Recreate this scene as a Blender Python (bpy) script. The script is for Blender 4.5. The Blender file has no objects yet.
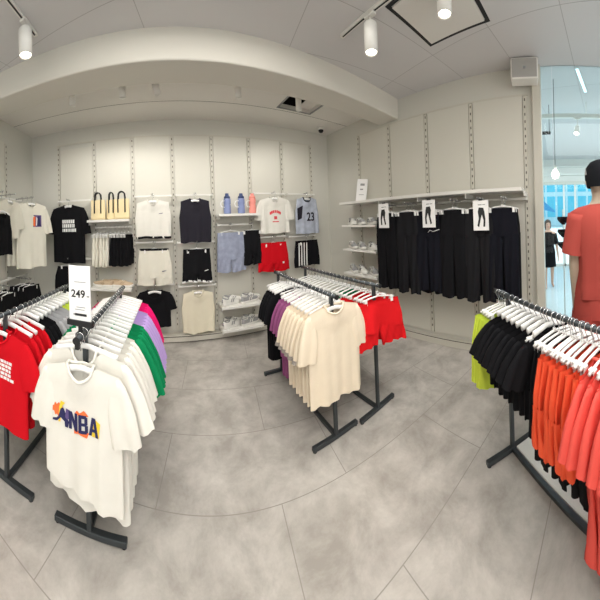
import bpy, bmesh, math, random
from math import sin, cos, pi, radians as R, sqrt
from mathutils import Vector, Matrix
random.seed(7)
S = bpy.context.scene
COL = S.collection

# ------------------------------------------------------------------ materials
def lin(c):
    return tuple(((x/255)/12.92 if x/255 <= .04045 else ((x/255+.055)/1.055)**2.4) for x in c)+(1,)
def mat(name, rgb, rough=.6, metal=0, bump=0, bscale=60, var=0, vscale=6, spec=.5, emit=None, sheen=0, trans=0):
    m = bpy.data.materials.new(name); m.use_nodes = True
    nt = m.node_tree; b = nt.nodes['Principled BSDF']
    c = lin(rgb)
    b.inputs['Base Color'].default_value = c
    b.inputs['Roughness'].default_value = rough
    b.inputs['Metallic'].default_value = metal
    b.inputs['Specular IOR Level'].default_value = spec
    if sheen: b.inputs['Sheen Weight'].default_value = sheen
    if trans: b.inputs['Transmission Weight'].default_value = trans
    if emit: 
        b.inputs['Emission Color'].default_value = c; b.inputs['Emission Strength'].default_value = emit
    tc = nt.nodes.new('ShaderNodeTexCoord')
    if var:
        n = nt.nodes.new('ShaderNodeTexNoise'); n.inputs['Scale'].default_value = vscale; n.inputs['Detail'].default_value = 4
        nt.links.new(tc.outputs['Object'], n.inputs['Vector'])
        mx = nt.nodes.new('ShaderNodeMix'); mx.data_type = 'RGBA'
        mx.inputs[6].default_value = tuple(x*(1-var) for x in c[:3])+(1,)
        mx.inputs[7].default_value = tuple(min(1, x*(1+var)) for x in c[:3])+(1,)
        nt.links.new(n.outputs['Fac'], mx.inputs[0]); nt.links.new(mx.outputs[2], b.inputs['Base Color'])
    if bump:
        n2 = nt.nodes.new('ShaderNodeTexNoise'); n2.inputs['Scale'].default_value = bscale; n2.inputs['Detail'].default_value = 3
        nt.links.new(tc.outputs['Object'], n2.inputs['Vector'])
        bp = nt.nodes.new('ShaderNodeBump'); bp.inputs['Strength'].default_value = bump; bp.inputs['Distance'].default_value = .01
        nt.links.new(n2.outputs['Fac'], bp.inputs['Height']); nt.links.new(bp.outputs['Normal'], b.inputs['Normal'])
    return m
def fabric(name, rgb, bump=.25, bscale=14, var=.05): return mat(name, rgb, .92, 0, bump, bscale, var, 9, .15)
def tiled(name, rgb, line, w, h, rot, loc, mort, rough, mottle=0, offset=0.0, spec=.4, dark=None):
    m = mat(name, rgb, rough, spec=spec); nt = m.node_tree; b = nt.nodes['Principled BSDF']
    tc = nt.nodes.new('ShaderNodeTexCoord'); mp = nt.nodes.new('ShaderNodeMapping')
    mp.inputs['Rotation'].default_value = (0, 0, rot); mp.inputs['Location'].default_value = loc
    nt.links.new(tc.outputs['Object'], mp.inputs['Vector'])
    br = nt.nodes.new('ShaderNodeTexBrick'); br.offset = offset; br.squash = 1
    br.inputs['Scale'].default_value = 1; br.inputs['Brick Width'].default_value = w; br.inputs['Row Height'].default_value = h
    br.inputs['Mortar Size'].default_value = mort; br.inputs['Mortar Smooth'].default_value = .2; br.inputs['Bias'].default_value = 0
    nt.links.new(mp.outputs['Vector'], br.inputs['Vector'])
    c = lin(rgb)
    br.inputs['Color1'].default_value = c; br.inputs['Color2'].default_value = tuple(x*.95 for x in c[:3])+(1,)
    br.inputs['Mortar'].default_value = lin(line)
    if mottle:
        n = nt.nodes.new('ShaderNodeTexNoise'); n.inputs['Scale'].default_value = 3.4; n.inputs['Detail'].default_value = 12; n.inputs['Roughness'].default_value = .68
        n.inputs['Distortion'].default_value = .25
        nt.links.new(tc.outputs['Object'], n.inputs['Vector'])
        rp = nt.nodes.new('ShaderNodeValToRGB')
        rp.color_ramp.elements[0].position = .36; rp.color_ramp.elements[1].position = .66
        rp.color_ramp.elements[0].color = lin(dark)
        rp.color_ramp.elements[1].color = c
        nt.links.new(n.outputs['Fac'], rp.inputs['Fac'])
        nt.links.new(rp.outputs['Color'], br.inputs['Color1'])
        nt.links.new(rp.outputs['Color'], br.inputs['Color2'])
        mr = nt.nodes.new('ShaderNodeMapRange'); mr.inputs['To Min'].default_value = rough-.1; mr.inputs['To Max'].default_value = rough+.15
        nt.links.new(n.outputs['Fac'], mr.inputs['Value']); nt.links.new(mr.outputs['Result'], b.inputs['Roughness'])
    nt.links.new(br.outputs['Color'], b.inputs['Base Color'])
    return m

M = {}
M['wall'] = mat('wall paint', (210,208,199), .8, bump=.05, bscale=120)
M['panel'] = mat('cream wall panel', (213,210,199), .6)
M['standard'] = mat('cream metal standard', (206,202,190), .45)
M['slot'] = mat('slot shadow gap', (84,79,71), .9)
M['floor'] = tiled('grey concrete tile', (196,191,184), (146,141,134), 1.2, .56, R(12), (.43, -.925+1.12, 0), .003, .42, 1, .37, .35, (156,151,144))
M['ceil'] = tiled('metal ceiling tile', (214,212,212), (176,173,172), 1.32, .66, R(12), (-2.079+2.64, -.37+.66, 0), .0035, .55)
M['ceilplain'] = mat('ceiling board', (226,223,217), .8)
M['beam'] = mat('beam plaster', (214,210,200), .8)
M['white'] = mat('white lacquer', (232,230,224), .4)
M['plastic'] = mat('white hanger plastic', (240,239,236), .35)
M['chrome'] = mat('hook steel', (200,202,204), .25, 1)
M['rack'] = mat('dark grey rack metal', (72,77,80), .4, .6)
M['black'] = mat('matt black', (22,22,24), .6)
M['dark'] = mat('dark void', (14,13,12), .9)
M['lampglow'] = mat('lamp lens', (255,246,228), .5, emit=9)
M['f_white'] = fabric('white cotton', (230,227,218))
M['f_offwhite'] = fabric('off white cotton', (226,222,208))
M['f_black'] = fabric('black cotton', (21,21,24))
M['f_char'] = fabric('charcoal cotton', (42,40,48))
M['f_navy'] = fabric('navy jersey', (21,22,30))
M['f_char2'] = fabric('washed black jersey', (30,30,33))
M['f_red'] = fabric('red cotton', (204,16,30))
M['f_brightred'] = fabric('bright red jersey', (218,28,34))
M['f_green'] = fabric('green cotton', (16,134,84))
M['f_lav'] = fabric('lavender cotton', (186,158,214))
M['f_pink'] = fabric('hot pink cotton', (230,28,112))
M['f_lime'] = fabric('lime fabric', (216,234,84))
M['f_beige'] = fabric('beige cotton', (234,219,196))
M['f_purple'] = fabric('mauve cotton', (150,84,128))
M['f_orange'] = fabric('orange fabric', (246,96,62))
M['f_coral'] = fabric('coral fabric', (238,94,84))
M['f_rust'] = fabric('coral red jersey', (172,76,68))
M['f_cream'] = fabric('cream cotton', (222,214,192))
M['f_grey'] = fabric('grey cotton', (178,178,180))
M['f_blue'] = mat('washed blue grey cotton', (150,156,176), .92, var=.35, vscale=12, bump=.2, bscale=14, spec=.15)
M['f_tie'] = mat('tie dye cotton', (176,182,196), .92, var=.4, vscale=10, bump=.2, bscale=14, spec=.15)
M['canvas'] = fabric('canvas', (236,218,174))
M['p_navy'] = mat('navy print', (34,34,84), .7)
M['p_orange'] = mat('orange print', (242,116,58), .7)
M['p_yellow'] = mat('yellow print', (240,208,60), .7)
M['p_red'] = mat('red print', (222,70,78), .7)
M['p_white'] = mat('white print', (236,236,234), .7)
M['p_purple'] = mat('purple print', (96,78,128), .7)
M['p_blue'] = mat('blue label', (40,84,170), .7)
M['p_pink'] = mat('pink print', (236,150,140), .7)
M['ink'] = mat('dark ink', (34,34,36), .7)
M['paleink'] = mat('pale ink', (150,150,150), .7)
M['card'] = mat('white card', (240,239,238), .5)
M['shoe'] = mat('white shoe leather', (226,224,218), .5)
M['shoegrey'] = mat('grey shoe panel', (150,150,150), .6)
M['shoetan'] = mat('tan suede', (196,174,146), .85)
M['skinm'] = mat('mannequin skin', (196,180,160), .5)
M['skin'] = mat('skin', (216,172,150), .6)
M['hair'] = mat('brown hair', (70,52,42), .6)
M['cap'] = fabric('cap twill', (26,28,32))
M['bottleblue'] = mat('blue bottle', (132,144,186), .35)
M['bottlepink'] = mat('pink bottle', (240,150,138), .35)
M['bottlecap'] = mat('navy cap', (50,66,110), .4)
M['cyan'] = mat('blue facade glass', (90,200,226), .25)
M['paleblue'] = mat('pale blue facade', (206,232,238), .5)
M['blueawn'] = mat('blue awning', (44,150,206), .7)
M['plaza'] = mat('pale plaza paving', (232,236,236), .6)
M['mallfloor'] = mat('pale glossy floor', (214,222,222), .18)
M['bluelight'] = mat('cool strip lens', (200,232,246), .5, emit=2.2)
M['grille'] = mat('speaker grille', (170,168,164), .7)
def glassmat():
    m = bpy.data.materials.new('clear glass'); m.use_nodes = True; nt = m.node_tree
    for n in list(nt.nodes):
        if n.type == 'BSDF_PRINCIPLED': nt.nodes.remove(n)
    out = nt.nodes['Material Output']
    t = nt.nodes.new('ShaderNodeBsdfTransparent'); t.inputs[0].default_value = (.93,.97,.97,1)
    g = nt.nodes.new('ShaderNodeBsdfGlossy'); g.inputs['Roughness'].default_value = .02
    f = nt.nodes.new('ShaderNodeFresnel'); f.inputs['IOR'].default_value = 1.35
    mx = nt.nodes.new('ShaderNodeMixShader')
    nt.links.new(f.outputs[0], mx.inputs[0]); nt.links.new(t.outputs[0], mx.inputs[1]); nt.links.new(g.outputs[0], mx.inputs[2])
    nt.links.new(mx.outputs[0], out.inputs['Surface'])
    return m
M['glass'] = glassmat()

# ------------------------------------------------------------------ mesh helpers
class MB:
    def __init__(s): s.bm = bmesh.new(); s.mats = []
    def mi(s, m):
        if m not in s.mats: s.mats.append(m)
        return s.mats.index(m)
    def box(s, lo, hi, m='white', rz=0, piv=None, bev=0):
        lo, hi = Vector(lo), Vector(hi); c = (lo+hi)/2; d = hi-lo
        r = bmesh.ops.create_cube(s.bm, size=1)
        vs = r['verts']
        for v in vs: v.co = Vector((v.co.x*d.x, v.co.y*d.y, v.co.z*d.z))+c
        if rz:
            p = Vector(piv) if piv else c
            mt = Matrix.Translation(p) @ Matrix.Rotation(rz, 4, 'Z') @ Matrix.Translation(-p)
            for v in vs: v.co = mt @ v.co
        fs = list({f for v in vs for f in v.link_faces}); k = s.mi(m)
        for f in fs: f.material_index = k
        if bev:
            es = list({e for v in vs for e in v.link_edges})
            rr = bmesh.ops.bevel(s.bm, geom=es, offset=bev, segments=2, affect='EDGES', profile=.5)
            for f in rr['faces']: f.material_index = k
        return s
    def tube(s, pts, r, m='rack', seg=8, closed=False, cap=True, flat=1.0, smooth=True):
        pts = [Vector(p) for p in pts]; n = len(pts); rings = []; k = s.mi(m)
        up = Vector((0, 0, 1)); prev = None
        for i, p in enumerate(pts):
            if closed: t = pts[(i+1) % n]-pts[i-1]
            else: t = pts[min(i+1, n-1)]-pts[max(i-1, 0)]
            t.normalize()
            if prev is None:
                a = t.cross(up)
                if a.length < 1e-3: a = t.cross(Vector((0, 1, 0)))
            else:
                a = prev-t*prev.dot(t)
            a.normalize(); prev = a; b = t.cross(a)
            rr = r[i] if isinstance(r, (list, tuple)) else r
            rings.append([s.bm.verts.new(p+a*cos(2*pi*j/seg)*rr+b*sin(2*pi*j/seg)*rr*flat) for j in range(seg)])
        for i in range(n if closed else n-1):
            A, B = rings[i], rings[(i+1) % n]
            for j in range(seg):
                f = s.bm.faces.new((A[j], A[(j+1) % seg], B[(j+1) % seg], B[j])); f.material_index = k; f.smooth = smooth
        if cap and not closed:
            for q in (rings[0][::-1], rings[-1]):
                f = s.bm.faces.new(q); f.material_index = k
        return s
    def rings(s, rows, m, closed=True, cap0=False, cap1=False, smooth=True):
        k = s.mi(m); R_ = [[s.bm.verts.new(p) for p in row] for row in rows]
        n = len(R_[0])
        for A, B in zip(R_, R_[1:]):
            for j in range(n if closed else n-1):
                f = s.bm.faces.new((A[j], A[(j+1) % n], B[(j+1) % n], B[j])); f.material_index = k; f.smooth = smooth
        if cap0: f = s.bm.faces.new(R_[0][::-1]); f.material_index = k
        if cap1: f = s.bm.faces.new(R_[-1]); f.material_index = k
        return s
    def lathe(s, prof, m, c=(0, 0, 0), seg=20, cap=True):
        c = Vector(c)
        rows = [[c+Vector((r*cos(2*pi*j/seg), r*sin(2*pi*j/seg), z)) for j in range(seg)] for r, z in prof]
        return s.rings(rows, m, True, cap, cap)
    def poly(s, pts, y, m, th=.0015):
        """flat outline in the x-z plane facing -y, with a little thickness"""
        k = s.mi(m)
        a = [s.bm.verts.new((x, y, z)) for x, z in pts]; b = [s.bm.verts.new((x, y+th, z)) for x, z in pts]
        n = len(pts)
        fs = [s.bm.faces.new(a), s.bm.faces.new(b[::-1])]
        for i in range(n): fs.append(s.bm.faces.new((a[i], b[i], b[(i+1) % n], a[(i+1) % n])))
        for f in fs: f.material_index = k
        return s
    def text(s, st, size, x, y, z, m, sx=1, ext=.001, bold=0):
        cu = bpy.data.curves.new('lettering', 'FONT'); cu.body = st; cu.size = size; cu.extrude = ext; cu.align_x = 'CENTER'; cu.offset = bold
        ob = bpy.data.objects.new('lettering', cu); COL.objects.link(ob)
        bpy.context.view_layer.update()
        me = bpy.data.meshes.new_from_object(ob.evaluated_get(bpy.context.evaluated_depsgraph_get()))
        k = s.mi(m); nv = {}
        for i, v in enumerate(me.vertices): nv[i] = s.bm.verts.new((x+v.co.x*sx, y-v.co.z, z+v.co.y))
        for p in me.polygons:
            try: f = s.bm.faces.new([nv[i] for i in p.vertices]); f.material_index = k
            except ValueError: pass
        bpy.data.objects.remove(ob); bpy.data.curves.remove(cu); bpy.data.meshes.remove(me)
        return s
    def mesh(s, name):
        bmesh.ops.recalc_face_normals(s.bm, faces=s.bm.faces[:])
        me = bpy.data.meshes.new(name); s.bm.to_mesh(me); s.bm.free()
        for m in s.mats: me.materials.append(M[m])
        return me
    def build(s, name, parent=None, label=None):
        o = bpy.data.objects.new(name, s.mesh(name)); COL.objects.link(o)
        if parent: o.parent = parent
        if label: o['label'] = label
        return o
def tag(o, label, cat, group=None, kind=None):
    if label: o['label'] = label
    if cat: o['category'] = cat
    if group: o['group'] = group
    if kind: o['kind'] = kind
    return o
def empty(name, loc=(0, 0, 0), rz=0, label=None, cat=None, group=None):
    o = bpy.data.objects.new(name, None); COL.objects.link(o); o.empty_display_size = .05
    o.location = loc; o.rotation_euler = (0, 0, rz)
    return tag(o, label, cat, group)
def struct(name, mb):
    o = mb.build(name); o['kind'] = 'structure'; return o
def dup(root, loc, rz=0, label=None, group=None, rx=0, mats=None, sc=None):
    def cp(o, par):
        c = o.copy(); COL.objects.link(c)
        if par: c.parent = par
        for ch in o.children: cp(ch, c)
        return c
    r = cp(root, None); r.location = loc; r.rotation_euler = (rx, 0, rz)
    if label: r['label'] = label
    if group: r['group'] = group
    if sc: r.scale = sc
    return r
def remove_tree(o):
    for c in list(o.children): remove_tree(c)
    bpy.data.objects.remove(o)
ORD = 'first second third fourth fifth sixth seventh eighth ninth tenth eleventh twelfth'.split()
NUM = 'zero one two three four five six seven eight nine ten eleven twelve'.split()

# ------------------------------------------------------------------ garments (local: x width, -y front, z=0 at the rail)
def fold(rng, n, amp, f0, f1):
    K = [(rng.uniform(f0, f1), rng.uniform(0, 6.28), amp*rng.uniform(.5, 1)) for _ in range(n)]
    return lambda u: sum(a*sin(f*u+p) for f, p, a in K)
def body_rings(hw, ztf, ztb, zb, t, ff, fb, N=44, Mr=15, power=1.3):
    rows = []
    for j in range(Mr+1):
        v = j/Mr; row = []
        for i in range(N):
            ph = 2*pi*i/N; u = cos(ph); s_ = sin(ph); front = s_ < 0
            a = u*hw(v)
            zt = ztf(u*hw(1)) if front else ztb(u*hw(1))
            if abs(s_) < 1e-6: zt = ztb(u*hw(1))
            z = zb(u)+(zt-zb(u))*v
            fo = (ff if front else fb)(u)*(1-v)**power
            y = math.copysign(abs(s_)**.55, s_)*t(v, a)+fo*min(1, abs(s_)*2)
            row.append(Vector((a, y, z)))
        rows.append(row)
    return rows
def make_tee(name, fm, hw=.22, length=.7, sl=.2, reach=.09, seed=0, z0=-.095, neck=.075, dip=.075, sleeveless=False, boxy=1.0, t0=.02, trim=None, collar_m=None, amp=.013, tag_m=None, hem_tilt=0, slope=.28, long=False, cuff=None, part='shirt_body'):
    rng = random.Random(seed)
    root = empty(name)
    tilt = hem_tilt
    def HW(v):
        w = hw*(boxy+(1-boxy)*v)
        if sleeveless and v > .62: w -= .035*sin(pi*min(1, (v-.62)/.38*.5))*(1)
        return w
    top = lambda a: z0-slope*max(0, abs(a)-neck)
    def ztf(a): return top(a) if abs(a) >= neck else z0-dip*sqrt(max(0, 1-(a/neck)**2))
    def ztb(a): return top(a) if abs(a) >= neck else z0-.012*sqrt(max(0, 1-(a/neck)**2))
    ff, fb = fold(rng, 4, amp, 4, 15), fold(rng, 4, amp, 4, 15)
    zf = fold(rng, 2, .006, 3, 8)
    zb = lambda u: z0-length+zf(u)+tilt*u
    t = lambda v, a: (t0*(1-.45*v) if v < .85 else t0*.55*(1-(v-.85)/.15)+.0105)+.03*max(0, 1-abs(a)/neck)*max(0, (v-.8)/.2)
    mb = MB(); rows = body_rings(HW, ztf, ztb, zb, t, ff, fb)
    mb.rings(rows, fm)
    mb.build(part, root)
    # front surface for prints
    def yfront(x, z):
        a = max(-.98, min(.98, x/HW(.6))); v = (z-zb(a))/(ztf(a*HW(1))-zb(a)); v = max(0, min(1, v))
        s_ = sqrt(1-a*a)
        return -(s_**.55)*t(v, x)+ff(a)*(1-v)**1.3-.0035
    # collar
    pts = []
    for i in range(14):
        a = -neck+2*neck*i/13; z = ztf(a); pts.append((a, -(t(1, a))-.002, z))
    for i in range(14):
        a = neck-2*neck*i/13; z = ztb(a); pts.append((a, (t(1, a))+.002, z))
    MB().tube(pts, .0085, collar_m or fm, 6, closed=True).build('collar', root, label=('contrast ribbed collar' if collar_m else None))
    if tag_m: MB().box((-.03, t(1, 0)-.006, z0-.066), (.0, t(1, 0)-.001, z0-.034), tag_m).box((0, t(1, 0)-.006, z0-.066), (.035, t(1, 0)-.001, z0-.034), 'black').build('neck_label', root, label='blue and black neck label')
    if not sleeveless:
        for sg in (-1, 1):
            sm = MB(); rr = []
            p0 = Vector((sg*(hw-.03), 0, top(hw)-.01)); p1 = Vector((sg*(hw-.028+reach*.7), 0, top(hw)-.012-sl*1.3))
            d = (p1-p0).normalized(); nrm = Vector((d.z, 0, -d.x))*sg
            if nrm.z < 0: nrm = -nrm
            f2 = fold(rng, 3, .009, 4, 11)
            for j in range(9):
                q = j/8; c = p0.lerp(p1, q); w = .026+.05*min(1, q/.55)**.6+.004*q; th = .008+.016*min(1, q*1.6)
                row = []
                for i in range(20):
                    ph = 2*pi*i/20
                    row.append(c+nrm*(w*cos(ph))+Vector((0, 1, 0))*(math.copysign(abs(sin(ph))**.7, sin(ph))*th+f2(cos(ph))*q*min(1, abs(sin(ph))*2)))
                rr.append(row)
            sm.rings(rr, fm, cap0=True)
            slv = sm.build('sleeve', root)
            if cuff:
                cm = MB(); last = rr[-1]; c = sum(last, Vector())/len(last)
                cm.rings([[c+(p-c)*1.06-d*.028 for p in last], [c+(p-c)*1.1 for p in last]], cuff)
                cm.build('cuff', slv, label='black and white patterned cuff')
    if trim:
        last = rows[0]; tm = MB()
        tm.rings([[Vector((p.x*1.01, p.y*1.08, p.z-.004)) for p in last], [Vector((p.x*1.012, p.y*1.12, p.z+.03)) for p in last]], trim)
        tm.build('hem_band', root, label='contrast hem band')
    return root, yfront
def decal(mb, yf, name, parent, label=None):
    bm = mb.bm
    bmesh.ops.triangulate(bm, faces=bm.faces[:])
    for lim in (.06, .03, .018):
        es = [e for e in bm.edges if e.calc_length() > lim]
        if es and len(bm.faces) < 6000: bmesh.ops.subdivide_edges(bm, edges=es, cuts=1)
        bmesh.ops.triangulate(bm, faces=bm.faces[:])
    for v in bm.verts: v.co.y = yf(v.co.x, v.co.z)+(v.co.y)
    return mb.build(name, parent, label)
def make_bottoms(name, fm, waist=.17, hip=.21, length=.4, rise=.24, hemw=.11, seed=0, z0=-.135, t0=.022, amp=.008, band='waistband', band_m=None, trim=None, gather=.003, flare=0):
    rng = random.Random(seed); root = empty(name)
    mb = MB(); N = 44
    ff, fb = fold(rng, 4, amp, 4, 12), fold(rng, 4, amp, 4, 12); g = fold(rng, 3, gather, 25, 45)
    rows = []
    for j in range(9):
        v = j/8; z = z0-rise*(1-v)
        w = waist+(hip-waist)*min(1, (1-v)*1.5)
        row = []
        for i in range(N):
            ph = 2*pi*i/N; u = cos(ph); s_ = sin(ph)
            y = math.copysign(abs(s_)**.6, s_)*(t0*.7+t0*.5*(1-v))+((ff if s_ < 0 else fb)(u)*(1-v)+g(u)*v)*min(1, abs(s_)*2)
            row.append(Vector((w*u, y, z+.004*sin(3*u))))
        rows.append(row)
    mb.rings(rows, fm)
    legw0 = hip/2+.004
    edge = []
    for sg in (-1, 1):
        f2, f3 = fold(rng, 3, amp, 4, 10), fold(rng, 3, amp, 4, 10)
        rr = []; nr = 8 if length < .6 else 16
        for j in range(nr+1):
            q = j/nr; z = z0-rise+.03-(length-rise+.03)*q; w = legw0+(hemw-legw0)*q
            cx = sg*(hip/2+(.008+flare)*q)
            row = []
            for i in range(26):
                ph = 2*pi*i/26; u = cos(ph); s_ = sin(ph)
                y = math.copysign(abs(s_)**.6, s_)*t0*1.15+(f2 if s_ < 0 else f3)(u+q*.6)*min(1, abs(s_)*2)*(.5+.6*q)
                row.append(Vector((cx+w*u, y, z+.012*q*sin(2.3*u+seed+sg))))
            rr.append(row)
        mb.rings(rr, fm); edge.append(rr[-1])
    ob = mb.build('garment_body', root)
    wb = MB(); rows2 = []
    for z, k in ((z0-.028, 1.03), (z0-.014, 1.06), (z0+.004, 1.03)):
        rows2.append([Vector((waist*1.01*cos(2*pi*i/N), math.copysign(abs(sin(2*pi*i/N))**.6, sin(2*pi*i/N))*t0*.8*k+g(cos(2*pi*i/N)), z)) for i in range(N)])
    wb.rings(rows2, band_m or fm)
    wb.build('waistband', root, label=('contrast waistband' if band_m else None))
    if trim:
        for rr in edge:
            tm = MB(); c = sum(rr, Vector())/len(rr)
            tm.rings([[c+(p-c)*1.04+Vector((0, 0, -.006)) for p in rr], [c+(p-c)*1.06+Vector((0, 0, .02)) for p in rr]], trim)
            tm.build('leg_trim', root, label='white leg trim')
    yf = lambda x, z: -(t0*1.3)-.004+ff(x/hip)*.5*0
    return root, yf
def arc_hook(mb, m='chrome', r=.021, stem=.075):
    pts = [(r*cos(a), 0, r*sin(a)) for a in [R(200-i*22) for i in range(11)]]
    pts += [(.006, 0, -.034), (0, 0, -.045), (0, 0, -stem)]
    # hook runs along x; the rail is along y
    mb.tube(pts, .0026, m, 6); return mb
def make_hanger(w=.19, slope=.28, z0=-.088):
    root = empty('clothes_hanger')
    arc_hook(MB()).build('hook', root, label='steel hook')
    b = MB()
    pts = []
    for i in range(17):
        u = -1+i/8; pts.append((w*u, 0, z0+.012-slope*max(0, abs(w*u)-.03)-.004*abs(u)))
    b.tube(pts, [.0065+.002*abs(-1+i/8) for i in range(17)], 'plastic', 8, flat=2.5)
    b.build('shoulder_bar', root)
    return root
def make_clip_hanger(w=.15, z0=-.1):
    root = empty('clip_hanger')
    arc_hook(MB()).build('hook', root, label='steel hook')
    b = MB(); b.tube([(-w*1.05, 0, z0-.018), (-w*.6, 0, z0), (0, 0, z0+.012), (w*.6, 0, z0), (w*1.05, 0, z0-.018)], .0075, 'plastic', 8)
    b.tube([(0, 0, z0+.012), (0, 0, -.07)], .007, 'plastic', 8)
    b.build('hanger_bar', root)
    for sg in (-1, 1):
        c = MB(); x = sg*w*.85
        c.box((x-.014, -.016, z0-.055), (x+.014, -.009, z0-.005), 'plastic', bev=.002)
        c.box((x-.014, .009, z0-.055), (x+.014, .016, z0-.005), 'plastic', bev=.002)
        c.box((x-.01, -.01, z0-.02), (x+.01, .01, z0-.008), 'plastic')
        c.build('clip', root)
    return root
HANG = make_hanger(); CLIP = make_clip_hanger()
HANGW = make_hanger(.16, z0=-.1)
HIN = make_hanger(.155, z0=-.128, slope=.26)
HTOP = make_hanger(.12, z0=-.075, slope=.2)
HLOW = make_hanger(.16, z0=-.178, slope=.26)
PROTO = [HANG, CLIP, HANGW, HIN, HLOW, HTOP]

# ------------------------------------------------------------------ room shell
D_, RW, LW = 3.80, 2.96, -2.22
ZF, ZR = 3.42, 3.35
struct('floor', MB().box((LW-.1, -3.6, -.1), (RW+.02, D_+.1, 0), 'floor'))
struct('floor', MB().box((RW+.02, -8, -.1), (8.2, 6, -.002), 'mallfloor'))
struct('wall_back', MB().box((LW-.1, D_, 0), (RW+.1, D_+.1, 3.6), 'wall'))
struct('wall_left', MB().box((LW-.1, -3.6, 0), (LW, D_, 3.6), 'wall'))
struct('wall_right', MB().box((RW, .16, 0), (RW+.14, D_, 3.6), 'wall'))
struct('wall_front', MB().box((LW-.1, -3.7, 0), (RW+.1, -3.6, 3.6), 'wall'))
BY0, BY1, BZ = 2.10, 2.46, 3.13
cb = MB(); HX0, HX1, HY0, HY1 = 1.6, 2.14, 2.77, 3.15
# rear ceiling with the square opening left out
for lo, hi in (((LW, BY1, ZR), (HX0, D_, ZR+.06)), ((HX1, BY1, ZR), (RW, D_, ZR+.06)), ((HX0, BY1, ZR), (HX1, HY0, ZR+.06)), ((HX0, HY1, ZR), (HX1, D_, ZR+.06))):
    cb.box(lo, hi, 'ceilplain')
cb.box((LW, 3.225, ZR-.0015), (RW, 3.231, ZR), 'slot')
struct('ceiling_rear', cb)
fx0, fx1, fy0, fy1 = 1.6, 2.2, .58, 1.2
struct('ceiling', MB().box((LW, -3.6, ZF), (8.2, BY0, ZF+.1), 'ceil'))
struct('trim_beam', MB().box((LW, BY0, BZ), (RW, BY1, 3.6), 'beam', bev=.015))
# open hatch in the rear ceiling: dark cavity, frame, hanging tile
h = empty('ceiling_hatch', (1.87, 2.96, ZR), 0, 'open square hatch in the rear ceiling showing a dark void', 'ceiling hatch')
c = MB()
for lo, hi in (((-.27, -.19, .3), (.27, .19, .32)), ((-.29, -.19, .06), (-.27, .19, .32)), ((.27, -.19, .06), (.29, .19, .32)), ((-.27, -.21, .06), (.27, -.19, .32)), ((-.27, .19, .06), (.27, .21, .32))): c.box(lo, hi, 'dark')
c.build('cavity', h, 'dark void')
c = MB()
for lo, hi in (((-.285, -.2, -.012), (-.265, .2, .0)), ((.265, -.2, -.012), (.285, .2, .0)), ((-.285, .185, -.012), (.285, .2, .0)), ((-.285, -.2, -.012), (.285, -.185, .0))): c.box(lo, hi, 'shoegrey')
c.build('hatch_frame', h)
MB().box((0.06, -.18, .05), (.26, .18, .06), 'ceilplain').build('hatch_tile', h)
# lowered tile in the front ceiling
h = empty('ceiling_panel', (1.9, .89, ZF), R(-6), 'square ceiling access panel with dark gap around its edges', 'ceiling panel')
MB().box((-.28, -.28, -.016), (.28, .28, -.001), 'ceilplain').build('panel_board', h)
c = MB()
for lo, hi in (((-.32, -.32, -.004), (.32, -.285, 0)), ((-.32, .285, -.004), (.32, .32, 0)), ((.285, -.285, -.004), (.32, .285, 0)), ((-.32, -.285, -.004), (-.285, .285, 0))): c.box(lo, hi, 'ink')
c.build('panel_gap', h, 'dark gap')

# slotted standards, panels, plinths
xs = [-1.70, -1.08, -.47, .14, .75, 1.36, 1.95, 2.55]; n_trim = 0
def trim(mb):
    global n_trim
    n_trim += 1; return struct('trim_%d' % n_trim, mb)
def standard(mb, p, ax, z0=.14, z1=3.08):
    x, y = p
    if ax == 'y': mb.box((x-.02, y-.025, z0), (x+.02, y, z1), 'standard')
    else: mb.box((x-.025 if ax == 'xr' else x, y-.02, z0), (x if ax == 'xr' else x+.025, y+.02, z1), 'standard')
    z = z0+.08
    while z < z1-.03:
        if ax == 'y': mb.box((x-.006, y-.0265, z), (x+.006, y-.0252, z+.028), 'slot')
        elif ax == 'xr': mb.box((x-.0265, y-.006, z), (x-.0252, y+.006, z+.03), 'slot')
        else: mb.box((x+.0252, y-.006, z), (x+.0265, y+.006, z+.03), 'slot')
        z += .085
    return mb
for i, x in enumerate(xs): trim(standard(MB(), (x, D_), 'y'))
for i in range(len(xs)-1):
    zt = 3.02 if i == 0 else 3.09
    trim(MB().box((xs[i]+.028, D_-.018, .14), (xs[i+1]-.028, D_, zt), 'panel', bev=.004))
trim(MB().box((xs[0]-.03, D_-.012, 3.092), (xs[-1]+.03, D_, 3.112), 'standard'))
ys = [2.93, 2.29, 1.65, 1.01, .34]
for y in ys: trim(standard(MB(), (RW, y), 'xr'))
for a, b in zip(ys, ys[1:]): trim(MB().box((RW-.018, b+.028, .14), (RW, a-.028, 3.09), 'panel', bev=.004))
trim(MB().box((RW-.012, .3, 3.092), (RW, 2.97, 3.112), 'standard'))
trim(standard(MB(), (LW, 2.98), 'xl', .14, 3.0)); trim(standard(MB(), (LW, 2.36), 'xl', .14, 3.0))
trim(MB().box((LW, 2.39, .14), (LW+.018, 2.95, 3.02), 'panel', bev=.004))
# end pilaster of the right wall
trim(MB().box((RW-.05, .15, 0), (RW+.16, .25, 3.42), 'standard', bev=.006))
struct('baseboard_back', MB().box((LW, D_-.13, .015), (RW, D_, .11), 'standard', bev=.004).box((LW, D_-.134, .085), (RW, D_-.13, .093), 'slot').box((LW, D_-.11, 0), (RW, D_-.02, .015), 'slot'))
struct('baseboard_right', MB().box((RW-.06, .25, 0), (RW, D_-.13, .1), 'standard', bev=.004).box((RW-.063, .25, .086), (RW-.06, D_-.13, .093), 'slot'))
struct('baseboard_left', MB().box((LW, -3.6, 0), (LW+.02, D_-.13, .1), 'standard', bev=.004))
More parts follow.
